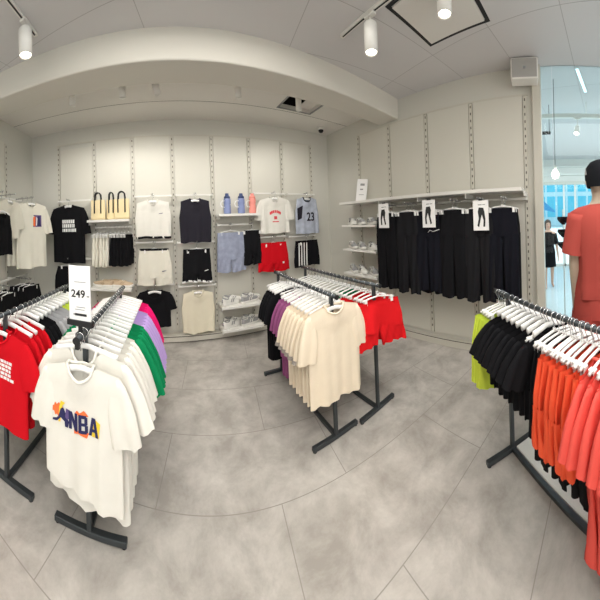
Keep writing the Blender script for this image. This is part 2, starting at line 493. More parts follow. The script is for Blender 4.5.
# shop glazing beyond the right wall
struct('window_1', MB().box((RW-.006, .02, 0), (RW+.006, .15, 3.42), 'glass'))
struct('window_2', MB().box((RW-.006, -3.6, 0), (RW+.006, .012, 3.42), 'glass'))

# ------------------------------------------------------------------ racks
HR = 1.12
def make_rack(name, loc, rz, L, label, ins=.1):
    """rail along local y from 0 (near) to L; feet along local x"""
    r = empty(name, loc, rz, label, 'clothes rack', 'floor standing clothes racks')
    MB().tube([(0, -.02, HR), (0, L+.02, HR)], .0155, 'rack', 12).build('rail', r)
    for y in (ins, L-ins):
        MB().box((-.0135, y-.0135, .035), (.0135, y+.0135, HR-.012), 'rack', bev=.003).build('post', r)
        MB().box((-.212, y-.017, 0.006), (.212, y+.017, .038), 'rack', bev=.004).build('foot_bar', r)
    MB().box((-.0145, ins+.01, .008), (.0145, L-ins-.01, .036), 'rack', bev=.003).build('base_bar', r)
    for y in (-.024, L+.024):
        MB().tube([(0, y-.006, HR), (0, y+.006, HR)], .019, 'black', 12).build('end_cap', r)
    for y in (ins, L-ins):
        for x in (-.195, .195): MB().lathe([(.016, 0), (.016, .008)], 'black', (x, y, 0), 10).build('foot_pad', r)
    return r
RA = make_rack('clothes_rack', (-1.06, 1.29, 0), R(-3), 1.15, 'dark metal clothes rack of red, black, grey and lime shirts', .11)
RB = make_rack('clothes_rack', (-.47, 1.25, 0), R(-2), 1.15, 'dark metal clothes rack holding the price sign and white shirts', .11)
RC1 = make_rack('clothes_rack', (1.18, 1.49, 0), R(-3), 1.16, 'dark metal clothes rack of beige, mauve and black shirts', .055)
RC2 = make_rack('clothes_rack', (1.62, 1.44, 0), R(-2), 1.3, 'dark metal clothes rack with red shorts beside the beige shirts', .055)
RD = make_rack('clothes_rack', (1.82, .46, 0), R(136), 1.25, 'dark metal clothes rack standing diagonally in front of the mannequin', .15)
MB().box((-.42, .17, .02), (-.02, 1.1, .036), 'white', bev=.003).build('base_shelf', RD, 'white base shelf')

def on_rack(rack, s, x=0):
    m = Matrix.Translation(rack.location) @ Matrix.Rotation(rack.rotation_euler.z, 4, 'Z')
    return m @ Vector((x, s, HR)), rack.rotation_euler.z
def hang(rack, desc, protos, colour, noun, s0, s1, n, cat, clip=False, grp=None, first=None, jit=.05, hanger=None, frontword='from the front', hcolour='white plastic', turn=0):
    """n copies of the garment protos along the rail, with a hanger each"""
    for i in range(n):
        s = s0 if n == 1 else s0+(s1-s0)*i/(n-1)
        p, rz = on_rack(rack, s)
        rz2 = rz+random.uniform(-jit, jit)+(turn if i == 0 else turn*.3 if i == 1 else 0)
        src = protos[i % len(protos)]
        if n > 1:
            lab = '%s %s, %s of %s %s on the %s' % (colour, noun, ORD[i], NUM[n], frontword, desc)
            hl = '%s hanger carrying the %s %s %s on the %s' % (hcolour, ORD[i], colour, noun, desc)
        else:
            lab = '%s %s on the %s' % (colour, noun, desc); hl = '%s hanger carrying the %s %s on the %s' % (hcolour, colour, noun, desc)
        if i == 0 and first: src = first[0]; lab = first[1]
        g = dup(src, p, rz2, lab, grp or ('%ss on the %s' % (colour+' '+noun, desc))); g['category'] = cat
        hsrc = hanger or (CLIP if clip else ((first[2] if len(first) > 2 else HIN) if first and i == 0 else HANG))
        hh = dup(hsrc, p, rz2, hl, 'hangers on the %s' % desc); hh['category'] = 'hanger'

def protos(maker, name, fm, k=2, **kw):
    out = []
    for i in range(k):
        r, yf = maker(name, fm, seed=hash((name, fm)) % 97*0+len(PROTO)*13+i*7+3, **kw); PROTO.append(r); out.append(r)
    return out

# --- the white front shirt with the lettering
nba, yf = make_tee('printed_tshirt', 'f_white', hw=.22, length=.68, sl=.25, reach=.07, seed=5, tag_m='p_blue', amp=.007, hem_tilt=-.06, z0=-.145); PROTO.append(nba)
zc = -.44; ox = -.04
def P_(pts): return [(x+ox, zc+z) for x, z in pts]
star = [((.036 if i % 2 == 0 else .02)*cos(2*pi*i/18)-.095, (.04 if i % 2 == 0 else .024)*sin(2*pi*i/18)+.032) for i in range(18)]
def pr(nm, m, dy, label, *polys):
    q = MB()
    for p in polys: q.poly(P_(p), dy, m, .0012)
    decal(q, yf, nm, nba, label)
pr('print_burst', 'p_orange', 0, 'orange burst print', star)
pr('print_yellow', 'p_yellow', 0, 'yellow print patch', [(.1, -.055), (.142, -.05), (.15, .02), (.115, .04), (.1, .01)])
pr('print_yellow', 'p_yellow', -.0008, 'yellow print streak', [(-.092, -.03), (-.08, -.028), (-.066, .06), (-.05, .078), (-.075, .085), (-.085, .05)])
pr('print_orange', 'p_orange', -.0005, 'orange print streak', [(.0, -.068), (.03, -.056), (.075, -.072), (.085, -.045), (.05, -.04), (0, -.045)])
pr('print_orange', 'p_orange', -.0005, 'orange print flame', [(.005, .04), (.02, .058), (.035, .048), (.06, .066), (.085, .04), (.04, .03)])
pr('print_blue', 'p_purple', -.001, 'violet print patch', [(-.052, -.01), (-.02, .0), (-.018, .04), (-.045, .05)])
pr('print_figure', 'p_navy', -.002, 'navy running figure print', [(-.076, .045), (-.06, .052), (-.05, .03), (-.055, .008), (-.03, -.02), (-.036, -.05), (-.052, -.045), (-.05, -.022), (-.075, -.002), (-.1, -.028), (-.128, -.032), (-.126, -.02), (-.104, -.014), (-.078, .012)])
lm = MB()
def seg(*q): lm.poly([(x+ox, z) for x, z in zip(q[::2], q[1::2])], -.0025, 'p_navy', .0015)
X0, Z0, LH, LT = -.03, zc-.05, .092, .017
def bar(x, z, w, h_): seg(X0+x, Z0+z, X0+x+w, Z0+z, X0+x+w, Z0+z+h_, X0+x, Z0+z+h_)
bar(0, 0, LT, LH); bar(.036, 0, LT, LH); seg(X0+.002, Z0+LH, X0+.035, Z0, X0+.053, Z0, X0+.02, Z0+LH)
bar(.06, 0, LT, LH); bar(.075, 0, .03, .016); bar(.075, .039, .03, .014); bar(.075, LH-.016, .028, .016); bar(.095, .008, .016, .035); bar(.093, .048, .016, .036)
seg(X0+.115, Z0, X0+.131, Z0, X0+.148, Z0+LH, X0+.133, Z0+LH); seg(X0+.154, Z0, X0+.17, Z0, X0+.154, Z0+LH, X0+.139, Z0+LH); bar(.126, .022, .034, .014)
decal(lm, yf, 'print_lettering', nba, 'navy block lettering')

wt = protos(make_tee, 'tshirt', 'f_white', 3, hw=.24, length=.84, reach=.13, sl=.26, hem_tilt=-.03)
gt = protos(make_tee, 'tshirt', 'f_green', 3, hw=.27, length=.68, reach=.15, sl=.28)
lt = protos(make_tee, 'tshirt', 'f_lav', 3, hw=.27, length=.66, reach=.15, sl=.28)
pt = protos(make_tee, 'tshirt', 'f_pink', 2, hw=.25, length=.6, reach=.13, sl=.26)
dB = 'rack with the price sign'
hang(RB, dB, wt, 'white', 'T-shirt', .03, .36, 6, 'T-shirt', first=(nba, 'white T-shirt with colourful basketball lettering, frontmost on the rack with the price sign', HLOW))
hang(RB, dB, gt, 'green', 'T-shirt', .43, .60, 4, 'T-shirt')
hang(RB, dB, lt, 'lavender', 'T-shirt', .67, .89, 5, 'T-shirt')
hang(RB, dB, pt, 'hot pink', 'T-shirt', .95, 1.11, 4, 'T-shirt')

red1, yf = make_tee('printed_tshirt', 'f_red', hw=.215, length=.62, reach=.08, seed=44); PROTO.append(red1)
mb = MB(); rng = random.Random(3)
for r_ in range(5):
    x = -.1
    while x < .09:
        w = rng.uniform(.012, .03); mb.poly([(x, -.30-r_*.026), (x+w, -.30-r_*.026), (x+w, -.282-r_*.026), (x, -.282-r_*.026)], 0, 'p_white'); x += w+.006
decal(mb, yf, 'chest_print', red1, 'white block print')
rt = protos(make_tee, 'tshirt', 'f_red', 2, hw=.2, length=.6, reach=.08)
bt = protos(make_tee, 'tshirt', 'f_black', 2, hw=.2, length=.5, reach=.08)
gyt = protos(make_tee, 'tshirt', 'f_grey', 2, hw=.215, length=.6, reach=.09)
lmt = protos(make_tee, 'tshirt', 'f_lime', 2, hw=.215, length=.6, reach=.1)
dA = 'rack of red shirts'
hang(RA, dA, rt, 'red', 'T-shirt', .07, .30, 4, 'T-shirt', first=(red1, 'red T-shirt with white block print, frontmost on the rack of red shirts'))
hang(RA, dA, bt, 'black', 'T-shirt', .36, .48, 3, 'T-shirt', hanger=HTOP)
hang(RA, dA, gyt, 'pale grey', 'T-shirt', .54, .74, 4, 'T-shirt', hanger=HTOP)
hang(RA, dA, lmt, 'lime', 'T-shirt', .80, 1.05, 5, 'T-shirt', hanger=HTOP)

dC = 'rack of beige shirts'
be, yf = make_tee('tshirt', 'f_beige', hw=.235, length=.72, reach=.06, sl=.25, seed=71, z0=-.062, dip=.06, neck=.085); PROTO.append(be)
bt2 = protos(make_tee, 'tshirt', 'f_beige', 2, hw=.235, length=.7, reach=.075, sl=.23, cuff='cuffs')if 0 else None
M['f_cuff'] = mat('cuff pattern', (150,142,134), .9, var=.9, vscale=60)
bt2 = protos(make_tee, 'tshirt', 'f_beige', 2, hw=.235, length=.69, reach=.08, sl=.23, cuff='f_cuff')
pu = protos(make_tee, 'tshirt', 'f_purple', 2, hw=.22, length=.55, reach=.07, sl=.2)
bk = protos(make_tee, 'tshirt', 'f_black', 2, hw=.22, length=.5, reach=.07, sl=.2)
pus = protos(make_bottoms, 'leggings', 'f_purple', 2, waist=.13, hip=.16, length=.74, hemw=.07, z0=-.16)
bks = protos(make_bottoms, 'leggings', 'f_black', 2, waist=.13, hip=.17, length=.74, hemw=.08, z0=-.16)
hang(RC1, dC, bt2, 'beige', 'T-shirt', .02, .38, 7, 'T-shirt', first=(be, 'plain beige T-shirt, frontmost on the rack of beige shirts', HANGW))
hang(RC1, dC, pu, 'mauve', 'T-shirt', .46, .58, 3, 'T-shirt')
hang(RC1, dC, pus, 'mauve', 'leggings', .63, .69, 2, 'leggings', True)
hang(RC1, dC, bk, 'black', 'T-shirt', .76, .94, 4, 'T-shirt')
hang(RC1, dC, bks, 'black', 'leggings', 1.0, 1.06, 2, 'leggings', True)

dE = 'rack of red shorts'
rs = protos(make_bottoms, 'shorts', 'f_brightred', 2, waist=.2, hip=.24, length=.38, hemw=.125, amp=.018, gather=.006, flare=.02)
gs = protos(make_bottoms, 'shorts', 'f_green', 2, waist=.19, hip=.24, length=.38, hemw=.125, amp=.01, gather=.005)
ws = protos(make_bottoms, 'shorts', 'f_white', 2, waist=.19, hip=.24, length=.4, hemw=.125, amp=.01, gather=.005)
hang(RC2, dE, rs, 'bright red', 'shorts', .0, .30, 5, 'shorts', True, turn=R(-20))
hang(RC2, dE, gs, 'green', 'shorts', .37, .49, 3, 'shorts', True)
hang(RC2, dE, ws, 'white', 'shorts', .56, 1.16, 10, 'shorts', True)

dD = 'diagonal rack'
ls = protos(make_bottoms, 'shorts', 'f_lime', 2, waist=.2, hip=.235, length=.46, hemw=.12, gather=.005)
bkt = protos(make_tee, 'tshirt', 'f_black', 3, hw=.19, length=.44, reach=.14, sl=.15, amp=.016, slope=.22)
os_ = protos(make_bottoms, 'shorts', 'f_orange', 3, waist=.2, hip=.24, length=.43, hemw=.115, gather=.006, amp=.012)
bl = protos(make_bottoms, 'leggings', 'f_black', 2, waist=.07, hip=.1, length=.66, hemw=.055, z0=-.15)
bsd = protos(make_bottoms, 'shorts', 'f_black', 2, waist=.15, hip=.19, length=.44, hemw=.1)
ct = protos(make_tee, 'tshirt', 'f_coral', 3, hw=.2, length=.46, reach=.12, sl=.2, amp=.016)
cl = protos(make_bottoms, 'leggings', 'f_coral', 2, waist=.13, hip=.155, length=.82, hemw=.09, z0=-.15, amp=.014)
fw = 'from the far end'
hang(RD, dD, ls, 'lime', 'shorts', .02, .12, 4, 'shorts', True, frontword=fw)
hang(RD, dD, bkt, 'black', 'T-shirt', .19, .56, 8, 'T-shirt', frontword=fw, jit=.02, hanger=HTOP)
hang(RD, dD, bsd, 'black', 'shorts', .60, .64, 2, 'shorts', True, frontword=fw)
hang(RD, dD, os_, 'orange', 'shorts', .69, .91, 7, 'shorts', True, frontword=fw, jit=.02)
hang(RD, dD, bl, 'black', 'leggings', .535, .88, 6, 'leggings', True, frontword=fw, jit=.02)
hang(RD, dD, cl, 'coral', 'trousers', .96, 1.21, 6, 'trousers', True, frontword=fw, jit=.02)
hang(RD, dD, ct, 'coral', 'T-shirt', .945, 1.23, 7, 'T-shirt', frontword=fw, jit=.03, hanger=HIN)

# price sign on rack B
p, rz = on_rack(RB, .07)
sg = empty('price_sign', (p.x-.005, p.y-.02, HR+.016), R(-8), 'white price sign reading 249 standing on the rack rail', 'price sign')
MB().box((-.066, -.004, .062), (.066, .004, .362), 'card', bev=.001).build('sign_card', sg)
MB().box((-.078, -.014, .035), (.078, .014, .066), 'black', bev=.003).build('card_holder', sg, 'dark grey holder strip')
MB().box((-.009, -.009, -.002), (.009, .009, .04), 'black').box((-.022, -.022, -.04), (.022, .022, 0), 'rack', bev=.003).box((-.012, -.05, -.075), (.012, -.025, -.03), 'black', bev=.003).build('rail_clamp', sg, 'dark clamp')
MB().text('249', .058, -.008, -.0045, .19, 'ink', 1, .0005, .0012).build('price_number', sg, 'large dark price 249')
tx = MB()
for z, x0, x1 in ((.272, -.03, .04), (.135, -.02, .035), (.122, -.03, .03)): tx.box((x0, -.0052, z), (x1, -.0045, z+.004), 'paleink')
tx.box((.045, -.0052, .195), (.06, -.0045, .203), 'paleink')
tx.build('fine_print', sg, 'pale fine print')
tx = MB().box((-.03, -.0052, .09), (.042, -.0045, .103), 'ink').box((-.038, -.0052, .092), (-.033, -.0045, .101), 'ink'); tx.build('bottom_line', sg, 'dark line of lettering')

# ------------------------------------------------------------------ back wall fittings
def wall_bar(name, x0, x1, z, label, y=D_-.14, arms=(), grp='hanging bars on the back wall'):
    r = empty(name, ((x0+x1)/2, D_-.02, z), 0, label, 'hanging bar', grp)
    w = (x1-x0)/2
    MB().box((-w, -.125, -.012), (w, -.105, .012), 'white', bev=.003).build('bar', r)
    for sgn in (-1, 1): MB().box((sgn*(w-.012)-.008, -.12, -.016), (sgn*(w-.012)+.008, -.005, .014), 'white').build('bracket', r)
    for a in arms:
        x = a-(x0+x1)/2
        MB().tube([(x, -.12, .006), (x, -.23, .006), (x, -.245, .022)], .006, 'chrome', 8).build('display_arm', r)
    return r
BAYS = list(zip(xs, xs[1:]))
bayname = ['first', 'second', 'third', 'fourth', 'fifth', 'sixth', 'seventh']
def wbar(b, z, lab, arms=None):
    a, c = BAYS[b]; return wall_bar('hanging_bar', a+.025, c-.025, z, lab, arms=arms if arms is not None else [(a+c)/2])
YA = D_-.19   # hanging depth of front-facing garments (arm)
def wall_garment(src, x, z, label, cat, clip=False, rz=0, hl=None, dy=0, grp='garments displayed on the back wall'):
    # the arm runs along y, so the hook (in x) sits straight over it
    g = dup(src, (x, YA+dy, z), rz, label, grp); g['category'] = cat
    hh = dup(CLIP if clip else HANGW, (x, YA+dy, z), rz, hl, 'hangers on the back wall'); hh['category'] = 'hanger'
    return g
def T(*a, **k):
    r, yf = make_tee(*a, **k); PROTO.append(r); return r, yf
def Bt(*a, **k):
    r, yf = make_bottoms(*a, **k); PROTO.append(r); return r, yf

# bay 1 : black printed tee, black shorts below
wbar(0, 2.15, 'white wall bar over the black printed T-shirt', [-1.47]); wbar(0, 1.24, 'white wall bar under the black printed T-shirt', [-1.47])
g, yf = T('printed_tshirt', 'f_black', hw=.265, length=.9, sl=.3, reach=.075, seed=101, z0=-.07, amp=.006)
mb = MB(); rng = random.Random(5)
for r_ in range(3):
    x = -.1
    while x < .1:
        w = rng.uniform(.014, .03); hgt = .056 if r_ < 2 else .05
        mb.poly([(x, -.355-r_*.066), (x+w, -.355-r_*.066), (x+w, -.355-r_*.066+hgt), (x, -.355-r_*.066+hgt)], 0, 'p_white'); x += w+.008
decal(mb, yf, 'chest_print', g, 'white block lettering print')
wall_garment(g, -1.47, 2.15, 'large black T-shirt with white block print on the back wall', 'T-shirt', hl='white hanger carrying the black T-shirt with white block print')
g, yf = Bt('shorts', 'f_black', waist=.2, hip=.25, length=.55, hemw=.13, seed=102, z0=-.12)
wall_garment(g, -1.47, 1.24, 'black shorts hanging under the black printed T-shirt', 'shorts', True, hl='white clip hanger with black shorts under the printed T-shirt')

# shelves
def shelf(x0, x1, z, label, grp='shelves on the back wall', depth=.3):
    r = empty('wall_shelf', ((x0+x1)/2, D_-.02, z), 0, label, 'shelf', grp); w = (x1-x0)/2
    MB().box((-w, -depth, -.035), (w, -.012, 0), 'white', bev=.003).build('board', r)
    for sgn in (-1, 1): MB().box((sgn*(w-.015)-.004, -depth*.8, -.075), (sgn*(w-.015)+.004, -.005, -.035), 'white').build('bracket', r)
    return r
shelf(-1.13, -.50, 1.83, 'white shelf carrying the beige tote bags')
shelf(-1.1, -.50, .84, 'white shelf carrying the tan shoes')
shelf(-1.1, -.50, .42, 'low white shelf under the tan shoes, behind the price sign')
shelf(.77, 1.40, 1.86, 'white shelf carrying the shaker bottles')
shelf(.77, 1.40, .52, 'upper white shelf of white shoes beside the cream top')
shelf(.77, 1.40, .19, 'lowest white shelf of white shoes beside the cream top')
# tote bags
def tote(x, w, label, sd, y=D_-.2):
    r = empty('tote_bag', (x, y, 1.83), 0, label, 'tote bag', 'tote bags on the shelf')
    rng = random.Random(sd); f = fold(rng, 3, .008, 4, 9)
    rows = []
    for j in range(8):
        v = j/7; row = []
        for i in range(28):
            ph = 2*pi*i/28; u, s_ = cos(ph), sin(ph)
            row.append(Vector((w*u*(1-.03*v), math.copysign(abs(s_)**.45, s_)*.045*(1-.6*v)+f(u)*sin(pi*v)*.7, .30*v+.004*sin(4*u)*v)))
        rows.append(row)
    MB().rings(rows, 'canvas', cap0=True).build('bag_body', r)
    for yy in (-.024, .024):
        pts = [(-w*.45, yy*1.7, .1), (-w*.45, yy*1.2, .29)]
        pts += [(w*.45*-cos(pi*k/6), yy, .3+.11*abs(sin(pi*k/6))**.5) for k in range(0, 7)]
        pts += [(w*.45, yy*1.2, .29), (w*.45, yy*1.7, .1)]
        MB().tube(pts, .009, 'black', 6, flat=.5).build('handle', r, 'black handle')
    return r
tote(-.985, .11, 'beige tote bag with black handles next to the black printed T-shirt', 1)
tote(-.79, .075, 'narrow beige tote bag standing between two others on the shelf', 2, D_-.16)
tote(-.625, .115, 'wide beige tote bag next to the white sleeveless top', 3)
# side-hung rows under the totes
def side_row(src, x0, x1, n, z, colour, noun, cat, where, y=D_-.2, clip=True):
    for i in range(n):
        x = x0+(x1-x0)*i/max(1, n-1); s_ = src[i % len(src)]
        rz = R(90-62)+random.uniform(-.05, .05)
        g = dup(s_, (x, y, z), R(72)+random.uniform(-.06, .06), '%s %s, %s of %s counted from the black T-shirt, %s' % (colour, noun, ORD[i], NUM[n], where), '%s %s %s' % (colour, noun, where)); g['category'] = cat
        hh = dup(CLIP if clip else HANGW, (x, y, z), g.rotation_euler.z, 'white clip hanger with the %s %s %s %s' % (ORD[i], colour, noun, where), 'hangers %s' % where); hh['category'] = 'hanger'
wbar(1, 1.72, 'white wall bar under the tote bag shelf', [])
side_cr = protos(make_bottoms, 'shorts', 'f_offwhite', 2, waist=.12, hip=.15, length=.46, hemw=.085, z0=-.12)
side_bk = protos(make_bottoms, 'shorts', 'f_black', 2, waist=.12, hip=.15, length=.44, hemw=.085, z0=-.12)
side_row(side_cr, -1.02, -.82, 5, 1.72, 'off-white', 'shorts', 'shorts', 'under the tote bag shelf', D_-.13)
side_row(side_bk, -.75, -.55, 5, 1.72, 'black', 'shorts', 'shorts', 'under the tote bag shelf', D_-.13)

# bay 3
X3 = -.17
wbar(2, 2.16, 'white wall bar over the white sleeveless top', [X3]); wbar(2, 1.48, 'white wall bar between white top and white shorts', [X3]); wbar(2, .86, 'white wall bar over the lowest black top', [X3])
g, yf = T('sleeveless_top', 'f_white', hw=.27, length=.56, seed=111, sleeveless=True, z0=-.06, trim='f_black', boxy=.93)
decal(MB().poly([(.08, -.27), (.14, -.262), (.14, -.255), (.09, -.262)], 0, 'p_navy'), yf, 'chest_logo', g, 'small dark chest mark')
wall_garment(g, X3, 2.16, 'white sleeveless top with black hem on the back wall', 'top', hl='white hanger carrying the white sleeveless top')
g, yf = Bt('shorts', 'f_offwhite', waist=.21, hip=.25, length=.52, rise=.42, hemw=.12, seed=112, z0=-.09, band_m='f_black')
decal(MB().poly([(.1, -.42), (.17, -.41), (.17, -.4), (.11, -.408)], 0, 'p_navy'), yf, 'leg_logo', g, 'small dark leg mark')
wall_garment(g, X3, 1.48, 'off-white shorts with black waistband below the white sleeveless top', 'shorts', True, hl='white clip hanger with the off-white shorts')
g, yf = T('tshirt', 'f_black', hw=.225, length=.52, sl=.18, reach=.05, seed=113, z0=-.07, dip=.11, neck=.11)
wall_garment(g, X3-.01, .86, 'black short top, lowest garment under the off-white shorts', 'top', hl='white hanger carrying the lowest black top')
# bay 4
X4 = .445
wbar(3, 2.16, 'white wall bar over the charcoal tank top', [X4]); wbar(3, 1.46, 'white wall bar between tank top and black shorts', [X4]); wbar(3, .82, 'white wall bar over the cream top', [X4])
g, yf = T('tank_top', 'f_char', hw=.245, length=.64, seed=121, sleeveless=True, z0=-.06, boxy=.92)
wall_garment(g, X4, 2.16, 'charcoal sleeveless top on the back wall', 'top', hl='white hanger carrying the charcoal sleeveless top')
g, yf = Bt('shorts', 'f_black', waist=.195, hip=.21, length=.47, rise=.36, hemw=.11, seed=122, z0=-.1, trim='p_white')
decal(MB().poly([(.1, -.42), (.16, -.405), (.16, -.395), (.11, -.41)], 0, 'p_white'), yf, 'leg_logo', g, 'small white leg mark')
wall_garment(g, X4, 1.46, 'black shorts with white edging below the charcoal top', 'shorts', True, hl='white clip hanger with the white-edged black shorts')
g, yf = T('sleeveless_top', 'f_cream', hw=.255, length=.6, seed=123, sleeveless=True, z0=-.06, boxy=.9)
wall_garment(g, X4, .82, 'cream sleeveless top, lowest garment next to the white shoes', 'top', hl='white hanger carrying the cream sleeveless top')
# bay 5
def bottle(x, body, cap, label, y=D_-.19, loop=True):
    r = empty('shaker_bottle', (x, y, 1.86), 0, label, 'bottle', 'bottles on the shelf')
    MB().lathe([(.001, 0), (.05, 0), (.055, .02), (.055, .12), (.048, .14), (.055, .16), (.055, .22), (.045, .235)], body, seg=20).build('bottle_body', r)
    MB().lathe([(.047, .232), (.047, .262), (.03, .275), (.026, .31), (.001, .312)], cap, seg=18).build('bottle_lid', r)
    MB().tube([(.045*cos(a)*1-.062, -.02, .15+.05*sin(a)) for a in [pi*2*k/10 for k in range(10)]], .008, 'p_white', 6, closed=True).build('carry_loop', r, 'pale carry loop')
bottle(.93, 'bottleblue', 'bottlecap', 'blue-grey shaker bottle standing at the tank top end of the shelf')
bottle(1.15, 'bottleblue', 'bottlecap', 'blue-grey shaker bottle standing next to the pink bottle')
bottle(1.33, 'bottlepink', 'bottlepink', 'pink shaker bottle on the shelf next to a blue-grey one')
wbar(4, 1.7, 'white wall bar under the bottle shelf', [.96, 1.28])
g, yf = Bt('shorts', 'f_blue', waist=.2, hip=.215, length=.58, rise=.4, hemw=.11, seed=131, z0=-.12)
wall_garment(g, .965, 1.7, 'mottled blue-grey shorts under the bottle shelf', 'shorts', True, hl='white clip hanger with the blue-grey shorts')
g, yf = Bt('shorts', 'f_black', waist=.13, hip=.145, length=.52, rise=.36, hemw=.075, seed=132, z0=-.1)
wall_garment(g, 1.305, 1.7, 'black shorts beside the blue-grey shorts under the bottle shelf', 'shorts', True, hl='white clip hanger with black shorts under the bottle shelf')
# bay 6
X6 = 1.68
wbar(5, 2.18, 'white wall bar over the white T-shirt with red print', [X6]); wbar(5, 1.48, 'white wall bar over the red shorts', [X6])
g, yf = T('printed_tshirt', 'f_white', hw=.255, length=.58, sl=.24, reach=.07, seed=141, z0=-.06)
mb = MB()
for k in range(7):
    a = R(140-k*16.7); x = .11*cos(a); z = -.34+.075*sin(a)-.03; w = .013
    mb.poly([(x-w, z-.022), (x+w, z-.022), (x+w, z+.022), (x-w, z+.022)], 0, 'p_red')
mb.poly([(-.025, -.37), (.025, -.37), (.025, -.42), (-.025, -.42)], 0, 'p_red').poly([(-.055, -.45), (.055, -.45), (.055, -.465), (-.055, -.465)], 0, 'p_red')
decal(mb, yf, 'chest_print', g, 'red arched lettering print')
wall_garment(g, X6+.03, 2.18, 'white T-shirt with red arched print on the back wall', 'T-shirt', hl='white hanger carrying the white T-shirt with red print')
g, yf = Bt('shorts', 'f_red', waist=.23, hip=.265, length=.45, rise=.33, hemw=.135, seed=142, z0=-.09)
decal(MB().poly([(.14, -.43), (.17, -.43), (.17, -.4), (.14, -.4)], 0, 'p_white'), yf, 'leg_logo', g, 'small pale leg mark')
wall_garment(g, X6-.02, 1.48, 'wide red shorts hanging on the back wall', 'shorts', True, hl='white clip hanger with the wide red shorts')
# bay 7
X7 = 2.29
wbar(6, 2.18, 'white wall bar over the tie-dye vest', [X7]); wbar(6, 1.46, 'white wall bar over the striped shorts', [X7])
g, yf = T('sleeveless_top', 'f_tie', hw=.235, length=.62, seed=151, sleeveless=True, z0=-.06, collar_m='f_black')
decal(MB().text('23', .2, .06, -.001, -.46, 'f_char', .8, .0008, .004), yf, 'chest_number', g, 'dark number print')
decal(MB().poly([(-.2, -.25), (-.09, -.2), (-.12, -.42), (-.2, -.45)], 0, 'f_char'), yf, 'side_panel', g, 'dark side panel')
wall_garment(g, X7+.03, 2.18, 'blue-grey mottled sleeveless vest with dark number on the back wall', 'top', hl='white hanger carrying the mottled vest')
g, yf = Bt('shorts', 'f_black', waist=.22, hip=.25, length=.43, rise=.3, hemw=.125, seed=152, z0=-.08)
mb = MB()
for k in range(4): x = -.2+k*.05; mb.poly([(x, -.49), (x+.022, -.49), (x+.03, -.11), (x+.012, -.11)], -.012, 'p_white')
decal(mb, yf, 'side_stripes', g, 'white vertical stripes')
wall_garment(g, X7-.0, 1.46, 'black shorts with white vertical stripes on the back wall', 'shorts', True, hl='white clip hanger with the striped shorts')

# ------------------------------------------------------------------ shoes
def make_shoe(upper, panel, L=.28):
    root = empty('sneaker')
    # along local x, toe at +x
    prof = [(-.5, .03, .0), (-.46, .036, .0), (-.3, .036, 0), (-.05, .034, 0), (.2, .043, 0), (.36, .04, 0), (.46, .026, 0), (.5, .008, 0)]
    so = MB(); rows = []
    for z, k in ((0, .94), (.006, 1.0), (.03, 1.02), (.036, .98)):
        row = []
        for x, w, _ in prof: row.append(Vector((x*L, -w*k, z+(.012 if x > .45 else 0))))
        for x, w, _ in prof[::-1]: row.append(Vector((x*L, w*k, z+(.012 if x > .45 else 0))))
        rows.append(row)
    so.rings(rows, 'shoe', cap0=True, cap1=True); so.build('sole', root, 'white sole')
    up = MB(); secs = []
    for x, w, h, zc in ((-.49, .012, .06, .03), (-.46, .03, .072, .03), (-.36, .034, .07, .03), (-.22, .034, .066, .03), (-.08, .034, .074, .03), (.05, .037, .066, .03), (.2, .041, .05, .03), (.35, .038, .04, .03), (.45, .024, .035, .03), (.49, .008, .02, .03)):
        row = []
        for i in range(14):
            a = pi*i/13; row.append(Vector((x*L, -w*cos(a), zc+h*abs(sin(a))**.75)))
        secs.append(row)
    up.rings(secs, upper, closed=False); up.build('upper', root)
    pn = MB()
    for sgn in (-1, 1):
        for x0 in (-.1, .02):
            pn.tube([(x0*L, sgn*.040, .045), ((x0+.04)*L, sgn*.038, .075), ((x0+.1)*L, sgn*.03, .085)], .006, panel, 6)
    pn.tube([(-.49*L, 0, .05), (-.485*L, 0, .095)], .01, panel, 6)
    pn.build('side_panel', root, 'contrast side panels')
    la = MB()
    for k in range(4):
        x = (.0+k*.055)*L; z = .102-k*.01
        la.tube([(x, -.02, z-.006), (x, 0, z), (x, .02, z-.006)], .004, 'p_white', 6)
    la.build('laces', root)
    co = MB(); co.tube([(-.44*L, 0, .104), (-.36*L, -.026, .098), (-.22*L, -.024, .092), (-.1*L, 0, .102), (-.22*L, .024, .092), (-.36*L, .026, .098)], .007, panel, 6, closed=True)
    co.build('ankle_collar', root)
    PROTO.append(root); return root
SW = make_shoe('shoe', 'shoegrey'); ST = make_shoe('shoetan', 'shoetan'); SG = make_shoe('shoegrey', 'shoe')
def put_shoe(src, loc, rz, label, grp):
    s_ = dup(src, loc, rz, label, grp, sc=(1.15, 1.15, 1.05)); s_['category'] = 'shoe'; return s_
put_shoe(ST, (-.94, D_-.19, .84), R(180-8), 'tan sneaker, left of the pair on the shelf behind the price sign', 'tan sneakers')
put_shoe(ST, (-.64, D_-.19, .84), R(-6), 'tan sneaker, right of the pair under the black shorts', 'tan sneakers')
put_shoe(ST, (-.93, D_-.19, .42), R(172), 'tan sneaker, left one on the low shelf behind the price sign', 'tan sneakers')
put_shoe(ST, (-.63, D_-.19, .42), R(-5), 'tan sneaker, right one on the low shelf behind the price sign', 'tan sneakers')
for z, nm in ((.52, 'upper'), (.19, 'lowest')):
    for k, x in enumerate((.93, 1.22)):
        put_shoe(SG if k else SW, (x, D_-.2, z), R(25-8*k), '%s sneaker, %s one in front on the %s shelf beside the cream top' % (('white', 'grey')[k], ('left', 'right')[k], nm), 'white sneakers beside the cream top')
        put_shoe(SW, (x+.06, D_-.1, z), R(5), 'white sneaker, %s one behind on the %s shelf beside the cream top' % (('left', 'right')[k], nm), 'white sneakers beside the cream top')

